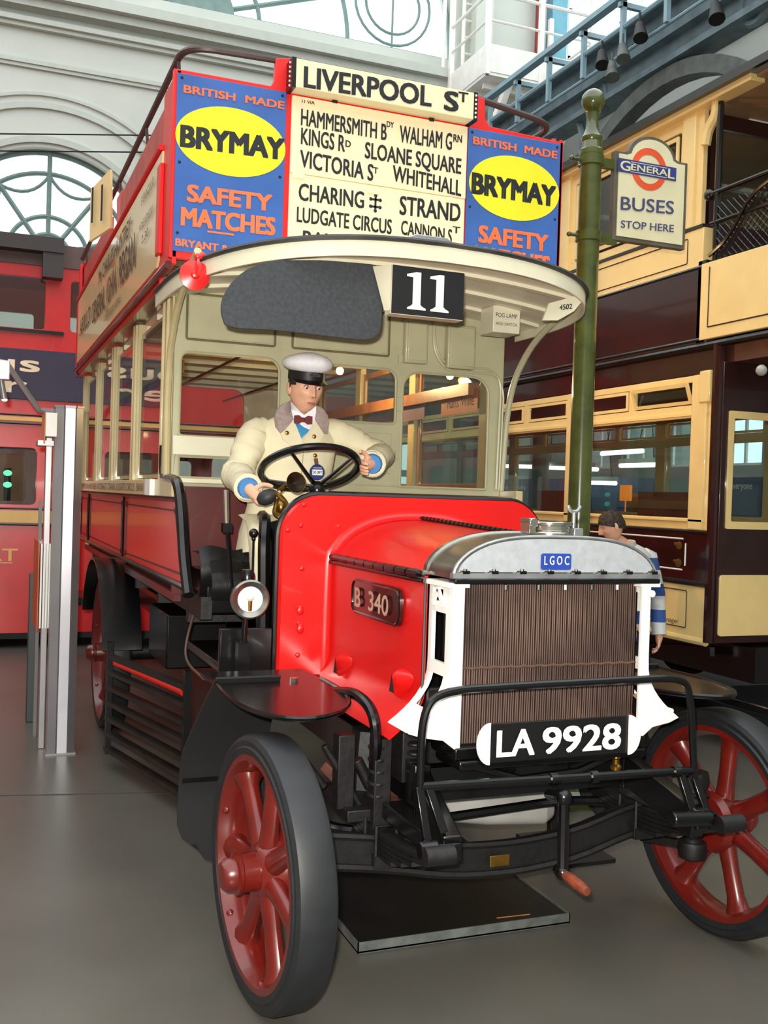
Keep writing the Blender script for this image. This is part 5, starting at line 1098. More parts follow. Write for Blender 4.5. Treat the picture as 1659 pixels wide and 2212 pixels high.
g = G(); g.cyl((-1.645, 3.19, 2.20), (-1.625, 3.19, 2.09), .016, .018); sp = obj('spot_head', g, AN, ds); obj('spot_glow', G().ball((-1.624, 3.19, 2.087), (.016, .016, .008), 8, 6), mat('lamp_glow', (0, 0, 0)), sp)
g = G(); g.box(-1.395, -1.33, 3.2, 3.46, 1.89, 2.03); obj('sign_box', g, WHITE, ds, bevel=.003); obj('sign_box_side', G().box(-1.399, -1.396, 3.2, 3.52, 1.85, 2.03), mat('sign_orange2', (222, 138, 92), .5), ds); obj('sign_foot', G().box(-1.43, -1.34, 3.3, 3.5, 1.84, 1.87), AN, ds)
g = G(); obj('information_panel', G().box(-1.405, -1.398, 3.4, 3.9, .72, 1.26), mat('panel_orange', (186, 84, 40), .5), ds)
for i in range(4): obj('panel_sheet', G().box(-1.392+.016*i, -1.382+.016*i, 3.38, 3.9, .74, 1.25), WHITE, ds)
obj('dark_post', G().box(-1.415, -1.345, 4.17, 4.24, 0, 1.01), mat('post_dark', (58, 66, 66), .45, var=.1), ds, bevel=.006)
# ================================================================ red double-decker side-on behind
rb_ = thing('red_double_decker', 'red double-decker bus side-on behind, with navy advertisement and cream bands', 'bus', (-3, 8.6, 0))
RB = mat('bus_red_2', (206, 24, 26), .3, coat=.3, var=.05); NV_ = mat('ad_navy', (44, 34, 62), .5, var=.1); BC = mat('band_cream', (226, 178, 100), .4, var=.04); SC = mat('script_cream', (250, 220, 184), .5)
Y0, Y1 = 7.5, 9.8; XL, XR = -7.2, .92
uwx = [(-1.06-.98*i-.86, -1.06-.98*i) for i in range(6)]+[(-1.06+.12, -.2), (-.08, .72)]
lwx = [(-2.02-1.0*i, -1.22-1.0*i) for i in range(5)]+[(-.95, -.1), (0.02, .74)]
def body(y, th):
    hs = [rrect(a, b-.12 if b < -1 else b, 3.13, 3.63, .04) for a, b in uwx]+[rrect(a, b, 1.41, 1.965, .05) for a, b in lwx]
    g = G(); g.plate(rrect(XL, XR, .15, 3.97, .3, rs=(.05, .05, .45, .3)), hs, o=(0, y, 0), th=th); return g
fb_ = obj('side_wall', body(Y0, -.05), RB, rb_, bevel=.004); obj('far_wall', body(Y1, .05), RB, rb_)
obj('roof', G().sheet(lambda u, v: (XL+.3+(XR-.6-XL)*u, Y0+(Y1-Y0)*v, 3.90+.10*math.sin(PI*v)), 4, 8, .02), RB, rb_); obj('roof_band', G().box(XL+.3, XR-.45, Y0-.02, Y0+.02, 3.75, 3.97), mat('roof_brown', (92, 66, 62), .5, var=.1), rb_)
obj('end_wall', G().plate([(Y0+.02, .15), (Y1, .15), (Y1, 3.6), (Y0+.02, 3.6)], [rrect(Y0+.4, Y1-.4, 2.9, 3.4, .1), rrect(Y0+.4, Y1-.4, 1.45, 2.0, .1)], o=(XR-.03, 0, 0), u=UY, v=UZ, th=.03), RB, rb_)
obj('vent_box', G().box(-1.75, -1.03, Y0-.18, Y0, 3.86, 4.0).box(-1.22, -1.03, Y0-.16, Y0, 3.62, 3.9), mat('vent_brown', (54, 44, 42), .5), rb_)
ad = obj('navy_advert', G().box(XL+.3, -.80, Y0-.02, Y0-.0, 2.435, 2.925), NV_, rb_, bevel=.003, label='navy advertisement with cream script')
text('It\'s famous', (-3.6, Y0-.021, 2.71), (-1.222, Y0-.021, 2.71), .165, SC, ad, .03); text('Pepper', (-3.0, Y0-.021, 2.50), (-1.335, Y0-.021, 2.50), .165, SC, ad, .03)
obj('cream_stripe', G().box(XL+.1, XR-.03, Y0-.02, Y0, 2.225, 2.268), BC, rb_, bevel=.003); obj('cream_band', G().box(XL+.02, XR-.01, Y0-.025, Y0, 1.23, 1.352), BC, rb_, bevel=.004)
for z in (1.215, 1.372, 2.285, 2.20): obj('black_bead', G().tube([(XL+.05, Y0-.02, z), (XR-.02, Y0-.02, z)], .010, 6), BLACK, rb_)
text('LONDON TRANSPORT', (-3.85, Y0-.003, .86), (-1.375, Y0-.003, .86), .125, mat('gold_letter', (206, 150, 84), .4, .3), fb_, .02); obj('underline', G().box(-3.8, -1.42, Y0-.006, Y0-.002, .835, .845), mat('gold_letter', (0, 0, 0)), fb_)
for (a, b) in uwx: obj('pane', G().box(a-.01, b+.01, Y0+.02, Y0+.026, 3.11, 3.65), GLASS, fb_)
for (a, b) in lwx: obj('pane', G().box(a-.01, b+.01, Y0+.02, Y0+.026, 1.39, 1.99), GLASS, fb_)
obj('window_ledge', G().box(XL+.3, -1.0, Y0-.03, Y0, 3.085, 3.12), BLACK, rb_)
obj('chassis_skirt', G().box(XL+.1, XR-.05, Y0+.1, Y1-.1, .08, .2), IRON, rb_); obj('deck', G().box(XL+.1, XR-.1, Y0+.06, Y1-.06, 2.3, 2.36), TI, rb_); obj('saloon_deck', G().box(XL+.1, XR-.1, Y0+.06, Y1-.06, .5, .56), TI, rb_)
for x in (-5.4, -.3):
    for y in (Y0+.16, Y1-.16): obj('bus_wheel', G().lathe([(.02, -.11), (.3, -.11), (.48, -.12), (.5, -.08), (.5, .08), (.48, .12), (.3, .11), (.02, .11)], (x, y, .5), (0, 1, 0), 28), RUBBER, rb_)
# lit strip and a tan wall glimpsed through its windows
gl_ = tag(obj('green_lamp', G().ball((-1.42, 9.95, 1.74), (.05, .02, .035), 12, 8).ball((-1.42, 9.95, 1.60), (.05, .02, .035), 12, 8), mat('green_glow', (120, 255, 190), .3, emit=1.5)), 'pair of small green-white lights seen through the red bus window', 'lamp')
obj('lamp_stand', G().box(-1.46, -1.38, 9.98, 10.02, 0, 1.8), IRON, gl_)
tag(obj('stone_screen', G().box(-4.2, -.6, 10.3, 10.42, 0, 2.2), mat('stone_tan', (214, 190, 156), .8, var=.15, scale=3, bump=.5)), 'tan stone-like screen seen through the red bus lower window', 'screen')
# ================================================================ people
def skin_mesh(joints, edges, root=0, sub=2):
    """joints {name: (pos, radius or (rx, ry))}; returns (verts, faces) of the skinned, smoothed surface"""
    names = list(joints); idx = {n: i for i, n in enumerate(names)}
    me = bpy.data.meshes.new('skin'); me.from_pydata([tuple(joints[n][0]) for n in names], [(idx[a], idx[b]) for a, b in edges], [])
    o = bpy.data.objects.new('skin', me); COL.objects.link(o)
    m = o.modifiers.new('s', 'SKIN'); m.use_smooth_shade = True
    if not me.skin_vertices: me.skin_vertices.new()
    for i, n in enumerate(names):
        r = joints[n][1]; me.skin_vertices[0].data[i].radius = r if isinstance(r, tuple) else (r, r)
        me.skin_vertices[0].data[i].use_root = (i == root)
    u = o.modifiers.new('u', 'SUBSURF'); u.levels = sub; u.render_levels = sub
    dg = bpy.context.evaluated_depsgraph_get(); ev = bpy.data.meshes.new_from_object(o.evaluated_get(dg))
    V = [v.co.copy() for v in ev.vertices]; F = [tuple(p.vertices) for p in ev.polygons]
    COL.objects.unlink(o); bpy.data.objects.remove(o); bpy.data.meshes.remove(me); bpy.data.meshes.remove(ev)
    return V, F
def head(c, M, k=1.0, nose=1.0):
    """head surface: local x right, -y face, z up; height about .235*k; M = rotation"""
    nu, nv = 56, 44; g = G(); vs = []
    ga = lambda d, s: math.exp(-(d/s)**2)
    for j in range(nv+1):
        th = PI*j/nv
        for i in range(nu):
            ph = 2*PI*i/nu
            x, y, z = math.sin(th)*math.sin(ph), -math.sin(th)*math.cos(ph), math.cos(th)
            X, Y, Z = x*.076, y*.096, z*.118
            if Z < 0:                     # jaw narrows, chin comes forward
                t = -Z/.118; X *= 1-.24*t**2.2; Y *= (1-.14*t) if y < 0 else (1-.42*t)
            if Z > .03: X *= 1+.03
            f = max(0, -y)**.6 if y < 0 else 0
            Y += -.006*ga(Z-.030, .012)*ga(abs(X)-.028, .026)*f                 # brow
            Y += .015*ga(Z-.006, .015)*ga(abs(X)-.031, .016)*f                  # eye sockets
            Y += -.007*ga(Z+.022, .020)*ga(abs(X)-.046, .018)*f                  # cheek bones
            Y += .006*ga(Z+.055, .018)*ga(abs(X)-.045, .014)*f
            ridge = ga(X, .0085+.006*max(0, min(1, (-Z-.01)/.03)))
            if -.045 < Z < .028: Y += -nose*ridge*(.006+.024*max(0, min(1, (.022-Z)/.055))*1.12)*(1 if Z > -.034 else max(0, 1-(-.034-Z)/.010))*f
            Y += -.006*ga(Z+.060, .0065)*ga(X, .022)*f - .006*ga(Z+.073, .006)*ga(X, .018)*f + .005*ga(Z+.0665, .003)*ga(X, .024)*f   # lips
            Y += -.009*ga(Z+.100, .016)*ga(X, .022)*f                            # chin
            if Y < 0 and abs(X) > .05 and Z < -.02: X *= .985
            vs.append(c+M@(Vector((X, Y, Z))*k))
    fs = [(j*nu+i, j*nu+(i+1) % nu, (j+1)*nu+(i+1) % nu, (j+1)*nu+i) for j in range(nv) for i in range(nu)]
    g.add(vs, fs)
    for s in (-1, 1):                     # ears
        e = G(); e.ball((0, 0, 0), (.008, .018, .031), 12, 8); e.lathe([(.004, 0), (.010, .002)], (s*.004, 0, 0), (s, 0, 0), 8)
        g.add([c+M@((Matrix.Rotation(-s*.35, 3, 'Z')@Vector(v)+Vector((s*.077, .010, -.005)))*k) for v in e.v], e.f)
    return g
def hand_joints(J, E, tag_, wrist, palm_dir, up, curl_axis, r=.0085, spread=.016, curls=(.9, .9, .9, .9), thumb=None, k=1.0):
    """palm and five fingers as skinned chains; palm_dir = towards the knuckles, up = across the knuckles towards the thumb side"""
    d = Vector(palm_dir).normalized(); u = Vector(up); u = (u-d*u.dot(d)).normalized(); n = Vector(curl_axis)
    J[tag_+'palm'] = (Vector(wrist)+d*.045*k, (.021*k, .024*k)); E.append((tag_+'wrist', tag_+'palm'))
    L = ((.038, .026, .020), (.042, .029, .021), (.039, .027, .020), (.031, .021, .018))
    for f in range(4):
        b = Vector(wrist)+d*(.082-.004*abs(f-1))*k+u*(1.5-f)*spread*k; J[tag_+'k%d' % f] = (b, r*1.12*k); E.append((tag_+'palm', tag_+'k%d' % f))
        dd = d.copy(); prev = tag_+'k%d' % f; p = b
        for q in range(3):
            dd = Matrix.Rotation(curls[f], 3, n) @ dd; p = p+dd*L[f][q]*k; nm = tag_+'f%d%d' % (f, q); J[nm] = (p, r*(1-.1*q)*k); E.append((prev, nm)); prev = nm
    th = thumb or (d*.5+u*.9)
    a = Vector(wrist)+d*.025*k+u*.022*k; b = a+Vector(th).normalized()*.034*k; c = b+(Vector(th).normalized()*.5+d*.6).normalized()*.030*k; e = c+(d+n.cross(d)*.3).normalized()*.022*k
    for i, (p, rr) in enumerate(((a, .013), (b, .0105), (c, .0095), (e, .008))): J[tag_+'t%d' % i] = (p, rr*k)
    E += [(tag_+'palm', tag_+'t0'), (tag_+'t0', tag_+'t1'), (tag_+'t1', tag_+'t2'), (tag_+'t2', tag_+'t3')]
SKIN = mat('skin', (226, 172, 142), .5, var=.06, scale=25); SKIN2 = mat('lips', (190, 112, 98), .5)
HAIR = mat('dark_hair', (40, 28, 24), .6, var=.3, scale=30, bump=.5)
COAT = mat('coat_cream', (226, 216, 182), .75, var=.04, scale=9, bump=.5); COLLAR = mat('collar_grey', (160, 142, 136), .85, var=.1, scale=60)
# ---------------------------------------------------------------- driver figure
dr = thing('driver_figure', 'person in cream coat and white peaked cap at the steering wheel of the red bus', 'person', (-.40, 1.62, 1.31))
HC = at(668, 836, y=1.38)+Vector((0, .06, .0)); HM = Matrix.Rotation(.11, 3, 'Z') @ Matrix.Rotation(.12, 3, 'X') @ Matrix.Rotation(.0, 3, 'Y')
HK = .98
neck = Vector((-.375, 1.50, 1.985)); base = HC+HM@Vector((0, .03, -.08))
RH = BULB0.lerp(BULB1, .62); LHt = at(772, 998, y=1.13)
Rw = RH+Vector((-.055, .075, .035)); Lw = at(803, 1003, y=1.17)
Rsh = Vector((-.565, 1.52, 1.885)); Lsh = Vector((-.205, 1.52, 1.895)); Rel = at(512, 1028, y=1.40); Lel = at(822, 985, y=1.46)
J = dict(pelvis=(Vector((-.40, 1.62, 1.42)), (.13, .10)), waist=(Vector((-.395, 1.58, 1.60)), (.12, .09)), chest=(Vector((-.385, 1.54, 1.80)), (.13, .09)), neckb=(neck, .055), neck=(base, .050), head=(HC+Vector((0, .02, -.01)), .05),
         Rsh=(Rsh, .055), Rel=(Rel, .042), Rwrist=(Rw, .027), Lsh=(Lsh, .055), Lel=(Lel, .042), Lwrist=(Lw, .027),
         Rhip=(Vector((-.49, 1.58, 1.40)), .075), Rkn=(Vector((-.53, 1.17, 1.41)), .058), Ran=(Vector((-.52, 1.16, 1.14)), .040), Rto=(Vector((-.53, 1.05, 1.11)), .035),
         Lhip=(Vector((-.31, 1.58, 1.40)), .075), Lkn=(Vector((-.28, 1.17, 1.41)), .058), Lan=(Vector((-.28, 1.16, 1.14)), .040), Lto=(Vector((-.28, 1.05, 1.11)), .035))
E = [('pelvis', 'waist'), ('waist', 'chest'), ('chest', 'neckb'), ('neckb', 'neck'), ('neck', 'head'), ('chest', 'Rsh'), ('Rsh', 'Rel'), ('Rel', 'Rwrist'), ('chest', 'Lsh'), ('Lsh', 'Lel'), ('Lel', 'Lwrist'),
     ('pelvis', 'Rhip'), ('Rhip', 'Rkn'), ('Rkn', 'Ran'), ('Ran', 'Rto'), ('pelvis', 'Lhip'), ('Lhip', 'Lkn'), ('Lkn', 'Lan'), ('Lan', 'Lto')]
# right hand closes round the horn bulb, left hand round the rim
hand_joints(J, E, 'R', Rw, (RH-Rw)+Vector((.02, -.02, -.045)), (.35, -.2, .9), Vector((-.15, -.8, .15)).normalized(), curls=(.55, .6, .65, .7), thumb=Vector((.75, -.25, .45)), k=.98)
hand_joints(J, E, 'L', Lw, (LHt-Lw).normalized()*1.0+Vector((-.25, -.3, -.25)), (0.05, -.1, 1), Vector((.0, -.25, .95)).normalized(), curls=(.62, .62, .64, .68), thumb=Vector((-.55, -.2, .75)), k=.98)
V_, F_ = skin_mesh(J, E)
bd_ = G(); bd_.add(V_, F_); hd_ = head(HC, HM, HK); bd_.add(hd_.v, hd_.f); body = obj('body', bd_, SKIN, dr, smooth=80)
def hp(x, y, z): return HC+HM@(Vector((x, y, z))*HK)
for s in (-1, 1):
    ex = s*.031
    ey = obj('eye', G().ball(hp(ex, -.0745, .006), .0115*HK, 14, 10), mat('eye_white', (214, 200, 190), .25), body)
    p = hp(ex+.002, -.0745, .004); dv = (HM@Vector((.06 if True else 0, -1, -.20))).normalized(); obj('iris', G().lathe([(.0055*HK, 0), (.001, .0014)], p+dv*.0102*HK, dv, 14), mat('iris_dark', (46, 34, 30), .2), ey)
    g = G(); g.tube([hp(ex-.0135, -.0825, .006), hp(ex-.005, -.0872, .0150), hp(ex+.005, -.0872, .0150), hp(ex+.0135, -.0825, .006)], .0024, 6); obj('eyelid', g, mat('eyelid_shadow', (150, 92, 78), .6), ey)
    g = G(); g.tube([hp(s*.012, -.0915, .021), hp(s*.026, -.0925, .029), hp(s*.046, -.080, .025)], [.0032, .0044, .0028], 6); obj('eyebrow', g, HAIR, body)
    obj('nostril', G().ball(hp(s*.0075, -.108, -.0385), (.003, .0025, .002), 8, 6), mat('nostril_dark', (110, 60, 50), .8), body)
g = G(); g.tube([hp(-.022, -.083, -.067), hp(-.010, -.0915, -.0640), hp(0, -.0925, -.0655), hp(.010, -.0915, -.0640), hp(.022, -.083, -.067)], [.002, .0034, .0032, .0034, .002], 8, flat=.8); g.tube([hp(-.018, -.084, -.0695), hp(0, -.0925, -.0725), hp(.018, -.084, -.0695)], [.002, .0042, .002], 8); obj('lips', g, SKIN2, body)
# hair at the sides and back
def hair(u, v):
    a = math.radians(62+236*u); z = .055-.078*v*(1 if .12 < u < .88 else .55)
    r = math.sqrt(max(0, 1-(z/.125)**2)); return hp(.0815*r*math.sin(a), -.101*r*math.cos(a), z)
obj('hair', G().sheet(hair, 30, 8, .004), HAIR, body)
# cap
capM = HM @ Matrix.Rotation(.05, 3, 'X'); cc = HC+HM@Vector((0, .004, .046*HK))
def ring(rx, ry, z, dy=0, n=36, tilt=0): return [cc+capM@Vector((rx*math.sin(2*PI*i/n), -ry*math.cos(2*PI*i/n)+dy, z+tilt*math.cos(2*PI*i/n))) for i in range(n)]
g = G(); g.loft([ring(.079, .097, -.010), ring(.080, .098, .0), ring(.081, .099, .034), ring(.079, .097, .036)]); cap_ = obj('cap_band', g, mat('cap_black', (22, 20, 22), .5), dr, label='black band and peak of the cap')
g = G(); g.loft([ring(.079, .097, .033), ring(.090, .106, .038), ring(.104, .119, .046, 0, tilt=.003), ring(.112, .126, .056, 0, tilt=.005), ring(.1155, .129, .067, -.002, tilt=.007), ring(.114, .127, .077, -.002, tilt=.009), ring(.106, .119, .088, 0, tilt=.012), ring(.086, .098, .099, 0, tilt=.014), ring(.04, .05, .112, 0, tilt=.010), ring(.004, .004, .114, 0)]); obj('cap_crown', g, mat('cap_white', (236, 236, 240), .7, bump=.1, scale=20), cap_)
def peak(u, v):
    a = math.radians(-64+128*u); k = .0+.044*v*math.cos(a*.9)**.8; return cc+capM@Vector(((.079+k*.55)*math.sin(a), -(.097+k)*math.cos(a), -.004-.34*k))
obj('peak', G().sheet(peak, 20, 6, .003), mat('peak_patent', (18, 18, 20), .15, coat=.6), cap_)
g = G(); g.plate([(-.026, -.004), (.026, -.004), (.026, .006), (.012, .008), (0, .018), (-.012, .008), (-.026, .006)], o=cc+capM@Vector((0, -.101, .020)), u=capM@Vector((1, 0, 0)), v=capM@Vector((0, 0, 1)), th=.004); cb_ = obj('cap_badge', g, mat('badge_pewter', (110, 108, 104), .35, .8), cap_)
text('GENERAL', cc+capM@Vector((-.022, -.1055, .0185)), cc+capM@Vector((.022, -.1055, .0185)), .0075, INK, cb_, up=capM@Vector((0, 0, 1)), lift=.0005)
# coat: torso, sleeves, skirt
ct = G(); n = 40
def trs(c, a, b, p=2.3, roll=0, lean=0):
    o_ = []
    for i in range(n):
        t = 2*PI*i/n; s_, c_ = math.sin(t), math.cos(t)
        o_.append(Vector(c)+Vector((a*abs(s_)**(2/p)*(1 if s_ > 0 else -1), -b*abs(c_)**(2/p)*(1 if c_ > 0 else -1), lean*s_+.006*math.sin(5*t+roll))))
    return o_
ct.loft([trs((-.42, 1.50, 1.33), .225, .20, 2.2), trs((-.41, 1.54, 1.42), .215, .185, 2.2, 1), trs((-.40, 1.555, 1.54), .190, .150, 2.2, 2), trs((-.395, 1.55, 1.63), .188, .145, 2.3, 3), trs((-.39, 1.535, 1.74), .198, .148, 2.3, 1), trs((-.388, 1.53, 1.82), .204, .140, 2.3, 2), trs((-.385, 1.525, 1.875), .200, .120, 2.2), trs((-.382, 1.52, 1.92), .172, .098, 2.1), trs((-.380, 1.515, 1.95), .125, .082, 2.0), trs((-.378, 1.51, 1.972), .082, .068, 2.0)])
def sleeve(sh, el, wr, side, wob):
    sh, el, wr = Vector(sh), Vector(el), Vector(wr)
    pts = [sh+Vector((-side*.05, 0, .0)), sh.lerp(el, .08), sh.lerp(el, .35), sh.lerp(el, .65), sh.lerp(el, .9), el+(el-(sh+wr)/2).normalized()*.008, el.lerp(wr, .15), el.lerp(wr, .45), el.lerp(wr, .75), el.lerp(wr, .93)]
    R = [.066, .078, .074, .068, .067, .066, .063, .060, .057, .058]
    pp, rr = [], []
    for i in range(len(pts)-1):
        for t in (0, .25, .5, .75):
            p = pts[i].lerp(pts[i+1], t); pp.append(p); rr.append((R[i]*(1-t)+R[i+1]*t)*(1+.045*math.sin(i*4+t*9+wob)))
    pp.append(pts[-1]); rr.append(R[-1]); ct.tube(pp, rr, 18)
sleeve(Rsh, Rel, Rw, -1, 0); sleeve(Lsh, Lel, Lw, 1, 2)
def sk(c, a, b, w): return [Vector(c)+Vector((a*math.sin(2*PI*i/24)*(1+.07*math.sin(6*PI*i/12+w)), -b*math.cos(2*PI*i/24), 0)) for i in range(24)]
ct.loft([sk((-.50, 1.42, 1.50), .15, .13, 0), sk((-.53, 1.30, 1.475), .125, .14, 1), sk((-.56, 1.20, 1.44), .11, .12, 2), sk((-.585, 1.165, 1.38), .095, .09, 1), sk((-.585, 1.17, 1.31), .080, .075, 2), sk((-.58, 1.18, 1.22), .075, .07, 3), sk((-.57, 1.18, 1.15), .085, .07, 3)])
ct.loft([sk((-.31, 1.42, 1.48), .13, .12, 0), sk((-.30, 1.28, 1.46), .11, .12, 1), sk((-.29, 1.18, 1.42), .09, .10, 2), sk((-.29, 1.16, 1.34), .085, .08, 1), sk((-.29, 1.17, 1.2), .08, .075, 2)])
from mathutils import noise as _nz
for i_, p_ in enumerate(ct.v):
    q_ = Vector((p_.x*9, p_.y*9, p_.z*20)); ct.v[i_] = p_+_nz.noise_vector(q_)*.012
coat = obj('coat', ct, COAT, dr, smooth=70)
obj('trouser_leg', G().tube([(-.49, 1.13, 1.47), (-.50, 1.10, 1.36), (-.51, 1.12, 1.15)], [.07, .068, .06], 14), mat('trouser_grey', (96, 104, 114), .8), dr)
for (w, e_, s) in ((Rw, Rel, 0), (Lw, Lel, 1)):
    d = (w-e_).normalized(); obj('shirt_cuff', G().tube([w-d*.05, w-d*.015, w+d*.006], [.046, .046, .042], 16), mat('cuff_blue', (66, 128, 190), .7), dr)
    g = G(); g.lathe([(.060, -.05), (.062, -.018), (.058, -.016), (.052, -.05)], w, d, 20, closed=True); obj('coat_cuff', g, COAT, coat)
from mathutils.bvhtree import BVHTree
CBVH = BVHTree.FromPolygons([tuple(v) for v in ct.v[:n*10]]+[tuple(v) for v in bd_.v], [f for f in ct.f if max(f) < n*10]+[tuple(i+n*10 for i in f) for f in bd_.f])
def cf(px, py, off=0.0):
    """point on the chest surface seen at a pixel"""
    r = ray(px, py).normalized(); h = CBVH.ray_cast(CAM, r)
    p = h[0] if h[0] is not None and h[0].y < 1.50 and h[0].y > 1.3 else at(px, py, y=1.44)
    return p-r*(.004+off)
def patch(name, pts, m, par, off=0.0, th=.004):
    P = [cf(px, py, off) for px, py in pts]; c = sum(P, Vector())/len(P)-Vector((0, .004, 0)); g = G()
    n_ = len(P); g.add(P+[c]+[p+Vector((0, th+.012, 0)) for p in P], [(i, (i+1) % n_, n_) for i in range(n_)]+[(i, n_+1+i, n_+1+(i+1) % n_, (i+1) % n_) for i in range(n_)]); return obj(name, g, m, par, smooth=60)
patch('shirt', [(627, 866), (629, 885), (634, 905), (655, 922), (668, 928), (683, 910), (684, 876), (670, 895), (650, 890)], mat('shirt_white', (244, 244, 248), .6), dr, .004)
patch('blue_waistcoat', [(636, 905), (682, 905), (672, 925), (662, 936), (650, 948), (642, 925)], mat('waistcoat_blue', (60, 150, 204), .7, var=.12), dr, .003)
patch('collar', [(628, 866), (612, 872), (598, 885), (593, 905), (596, 922), (606, 935), (616, 928), (627, 915), (634, 906), (629, 888)], COLLAR, coat, .010)
patch('collar', [(684, 876), (697, 882), (708, 897), (711, 916), (708, 938), (700, 937), (690, 922), (680, 906), (683, 892)], COLLAR, coat, .010)
patch('lapel', [(634, 906), (627, 915), (616, 928), (606, 936), (612, 950), (630, 965), (650, 975), (652, 950), (642, 925)], COAT, coat, .006)
patch('lapel', [(680, 906), (690, 922), (700, 938), (690, 955), (665, 975), (648, 985), (652, 950), (668, 930)], COAT, coat, .007)
g = G(); c = cf(655, 907, .022)
for s in (-1, 1): g.loft([[c+Vector((s*x, y, z)) for y, z in ((-.006, -h), (-.008, 0), (-.006, h), (.006, h), (.008, 0), (.006, -h))] for x, h in ((.004, .008), (.022, .020), (.042, .018))])
g.ball(c, (.010, .010, .011)); obj('bow_tie', g, mat('tie_maroon', (104, 28, 30), .6, var=.1), dr)
src = None
for px, py in ((620, 935), (679, 943), (681, 984)):
    p = cf(px, py, .012); obj('brass_button', G().lathe([(.0085, .003), (.010, 0), (.008, -.004), (.001, -.006)], p, (0, 1, 0), 16), BRASS, coat)
p0 = cf(682, 990, .014); p1 = cf(684, 1003, .016); obj('badge_strap', G().bar(p0, p1, .018, .004, up=(0, -1, 0)), mat('strap_brown', (96, 56, 38), .5), coat)
p = cf(685, 1020, .02); g = G().lathe([(.036, .003), (.037, 0), (.034, -.003), (.001, -.003)], p, (0, 1, 0), 28); lb = obj('licence_badge', g, mat('badge_navy', (34, 48, 108), .3, coat=.4), coat)
obj('badge_centre', G().box(p.x-.024, p.x+.024, p.y-.0055, p.y-.003, p.z-.014, p.z+.012), mat('badge_enamel', (226, 228, 226), .3), lb); text('10 097', (p.x-.021, p.y-.0056, p.z-.008), (p.x+.021, p.y-.0056, p.z-.008), .015, INK, lb, .01, lift=.0005); text('STAGE DRIVER', (p.x-.020, p.y-.0036, p.z+.017), (p.x+.020, p.y-.0036, p.z+.017), .006, WHITE, lb, .0, lift=.0005)
for z0, z1 in ((.0, 0),):
    g = G()
    for (a, b, c_) in (((655, 975), (652, 1010), (650, 1050)),): g.tube([cf(*a, .004), cf(*b, .004), cf(*c_, .004)], .003, 5)
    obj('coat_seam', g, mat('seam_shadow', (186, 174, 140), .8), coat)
# ---------------------------------------------------------------- visitor in the striped top
vt = thing('visitor', 'person with short brown hair in blue and white striped top between bus and tram', 'person', (2.32, 2.72, 0))
vh = at(1322, 1137, y=2.70)
Js = dict(pelvis=((2.36, 2.74, .80), (.12, .09)), waist=((2.37, 2.75, .95), (.11, .085)), chest=((2.39, 2.76, 1.15), (.135, .095)), neckb=((2.34, 2.74, 1.32), .05), neck=((vh.x+.02, 2.73, 1.385), .042), head=((vh.x, 2.71, 1.44), .05),
          Ls=((2.22, 2.62, 1.25), .055), Le=((2.14, 2.50, 1.02), .040), Lwrist=((2.12, 2.36, .86), .026),
          Rs=((2.535, 2.76, 1.245), .056), Re=((2.625, 2.76, .99), .043), Rwrist=(tuple(at(1424, 1375, y=2.70)), .027),
          Lh=((2.28, 2.73, .76), .075), Lk=((2.24, 2.68, .44), .052), La=((2.24, 2.75, .08), .036), Lt=((2.20, 2.62, .045), .034),
          Rh=((2.44, 2.75, .76), .075), Rk=((2.45, 2.66, .44), .052), Ra=((2.46, 2.74, .08), .036), Rt=((2.43, 2.60, .045), .034))
Es = [('pelvis', 'waist'), ('waist', 'chest'), ('chest', 'neckb'), ('neckb', 'neck'), ('neck', 'head'), ('chest', 'Ls'), ('Ls', 'Le'), ('Le', 'Lwrist'), ('chest', 'Rs'), ('Rs', 'Re'), ('Re', 'Rwrist'),
      ('pelvis', 'Lh'), ('Lh', 'Lk'), ('Lk', 'La'), ('La', 'Lt'), ('pelvis', 'Rh'), ('Rh', 'Rk'), ('Rk', 'Ra'), ('Ra', 'Rt')]
Js = {k: (Vector(v[0]), v[1]) for k, v in Js.items()}
hand_joints(Js, Es, 'R', Js['Rwrist'][0], (-.12, -.1, -1), (-.5, -.9, 0), Vector((0, 1, 0)), curls=(.45, .5, .55, .6), thumb=Vector((-.5, -.6, -.6)), k=.85)
hand_joints(Js, Es, 'L', Js['Lwrist'][0], (0, -.6, -1), (.6, -.6, 0), Vector((1, 0, 0)), curls=(.3, .3, .3, .3), thumb=Vector((.5, -.5, -.5)), k=.85)
V2, F2 = skin_mesh(Js, Es); vb = G(); vb.add(V2, F2)
VM = Matrix.Rotation(-1.9, 3, 'Z') @ Matrix.Rotation(.35, 3, 'X'); VC = Vector((vh.x, 2.70, vh.z)); hh_ = head(VC, VM, .86); vb.add(hh_.v, hh_.f)
vbody = obj('body', vb, SKIN, vt, smooth=80)
def vhair(u, v):
    a = 2*PI*u; th = v*PI*.62; back = .5-.5*math.cos(a)
    th *= .62+.42*back; r = 1.07+.03*math.sin(9*a+6*th)+.02*math.sin(17*a-9*th)
    return VC+VM@(Vector((.078*math.sin(th)*math.sin(a), -.100*math.sin(th)*math.cos(a), .120*math.cos(th)))*.86*r)
obj('hair', G().sheet(vhair, 48, 18, .0), mat('brown_hair', (58, 44, 34), .7, var=.4, scale=60, bump=.8), vbody)
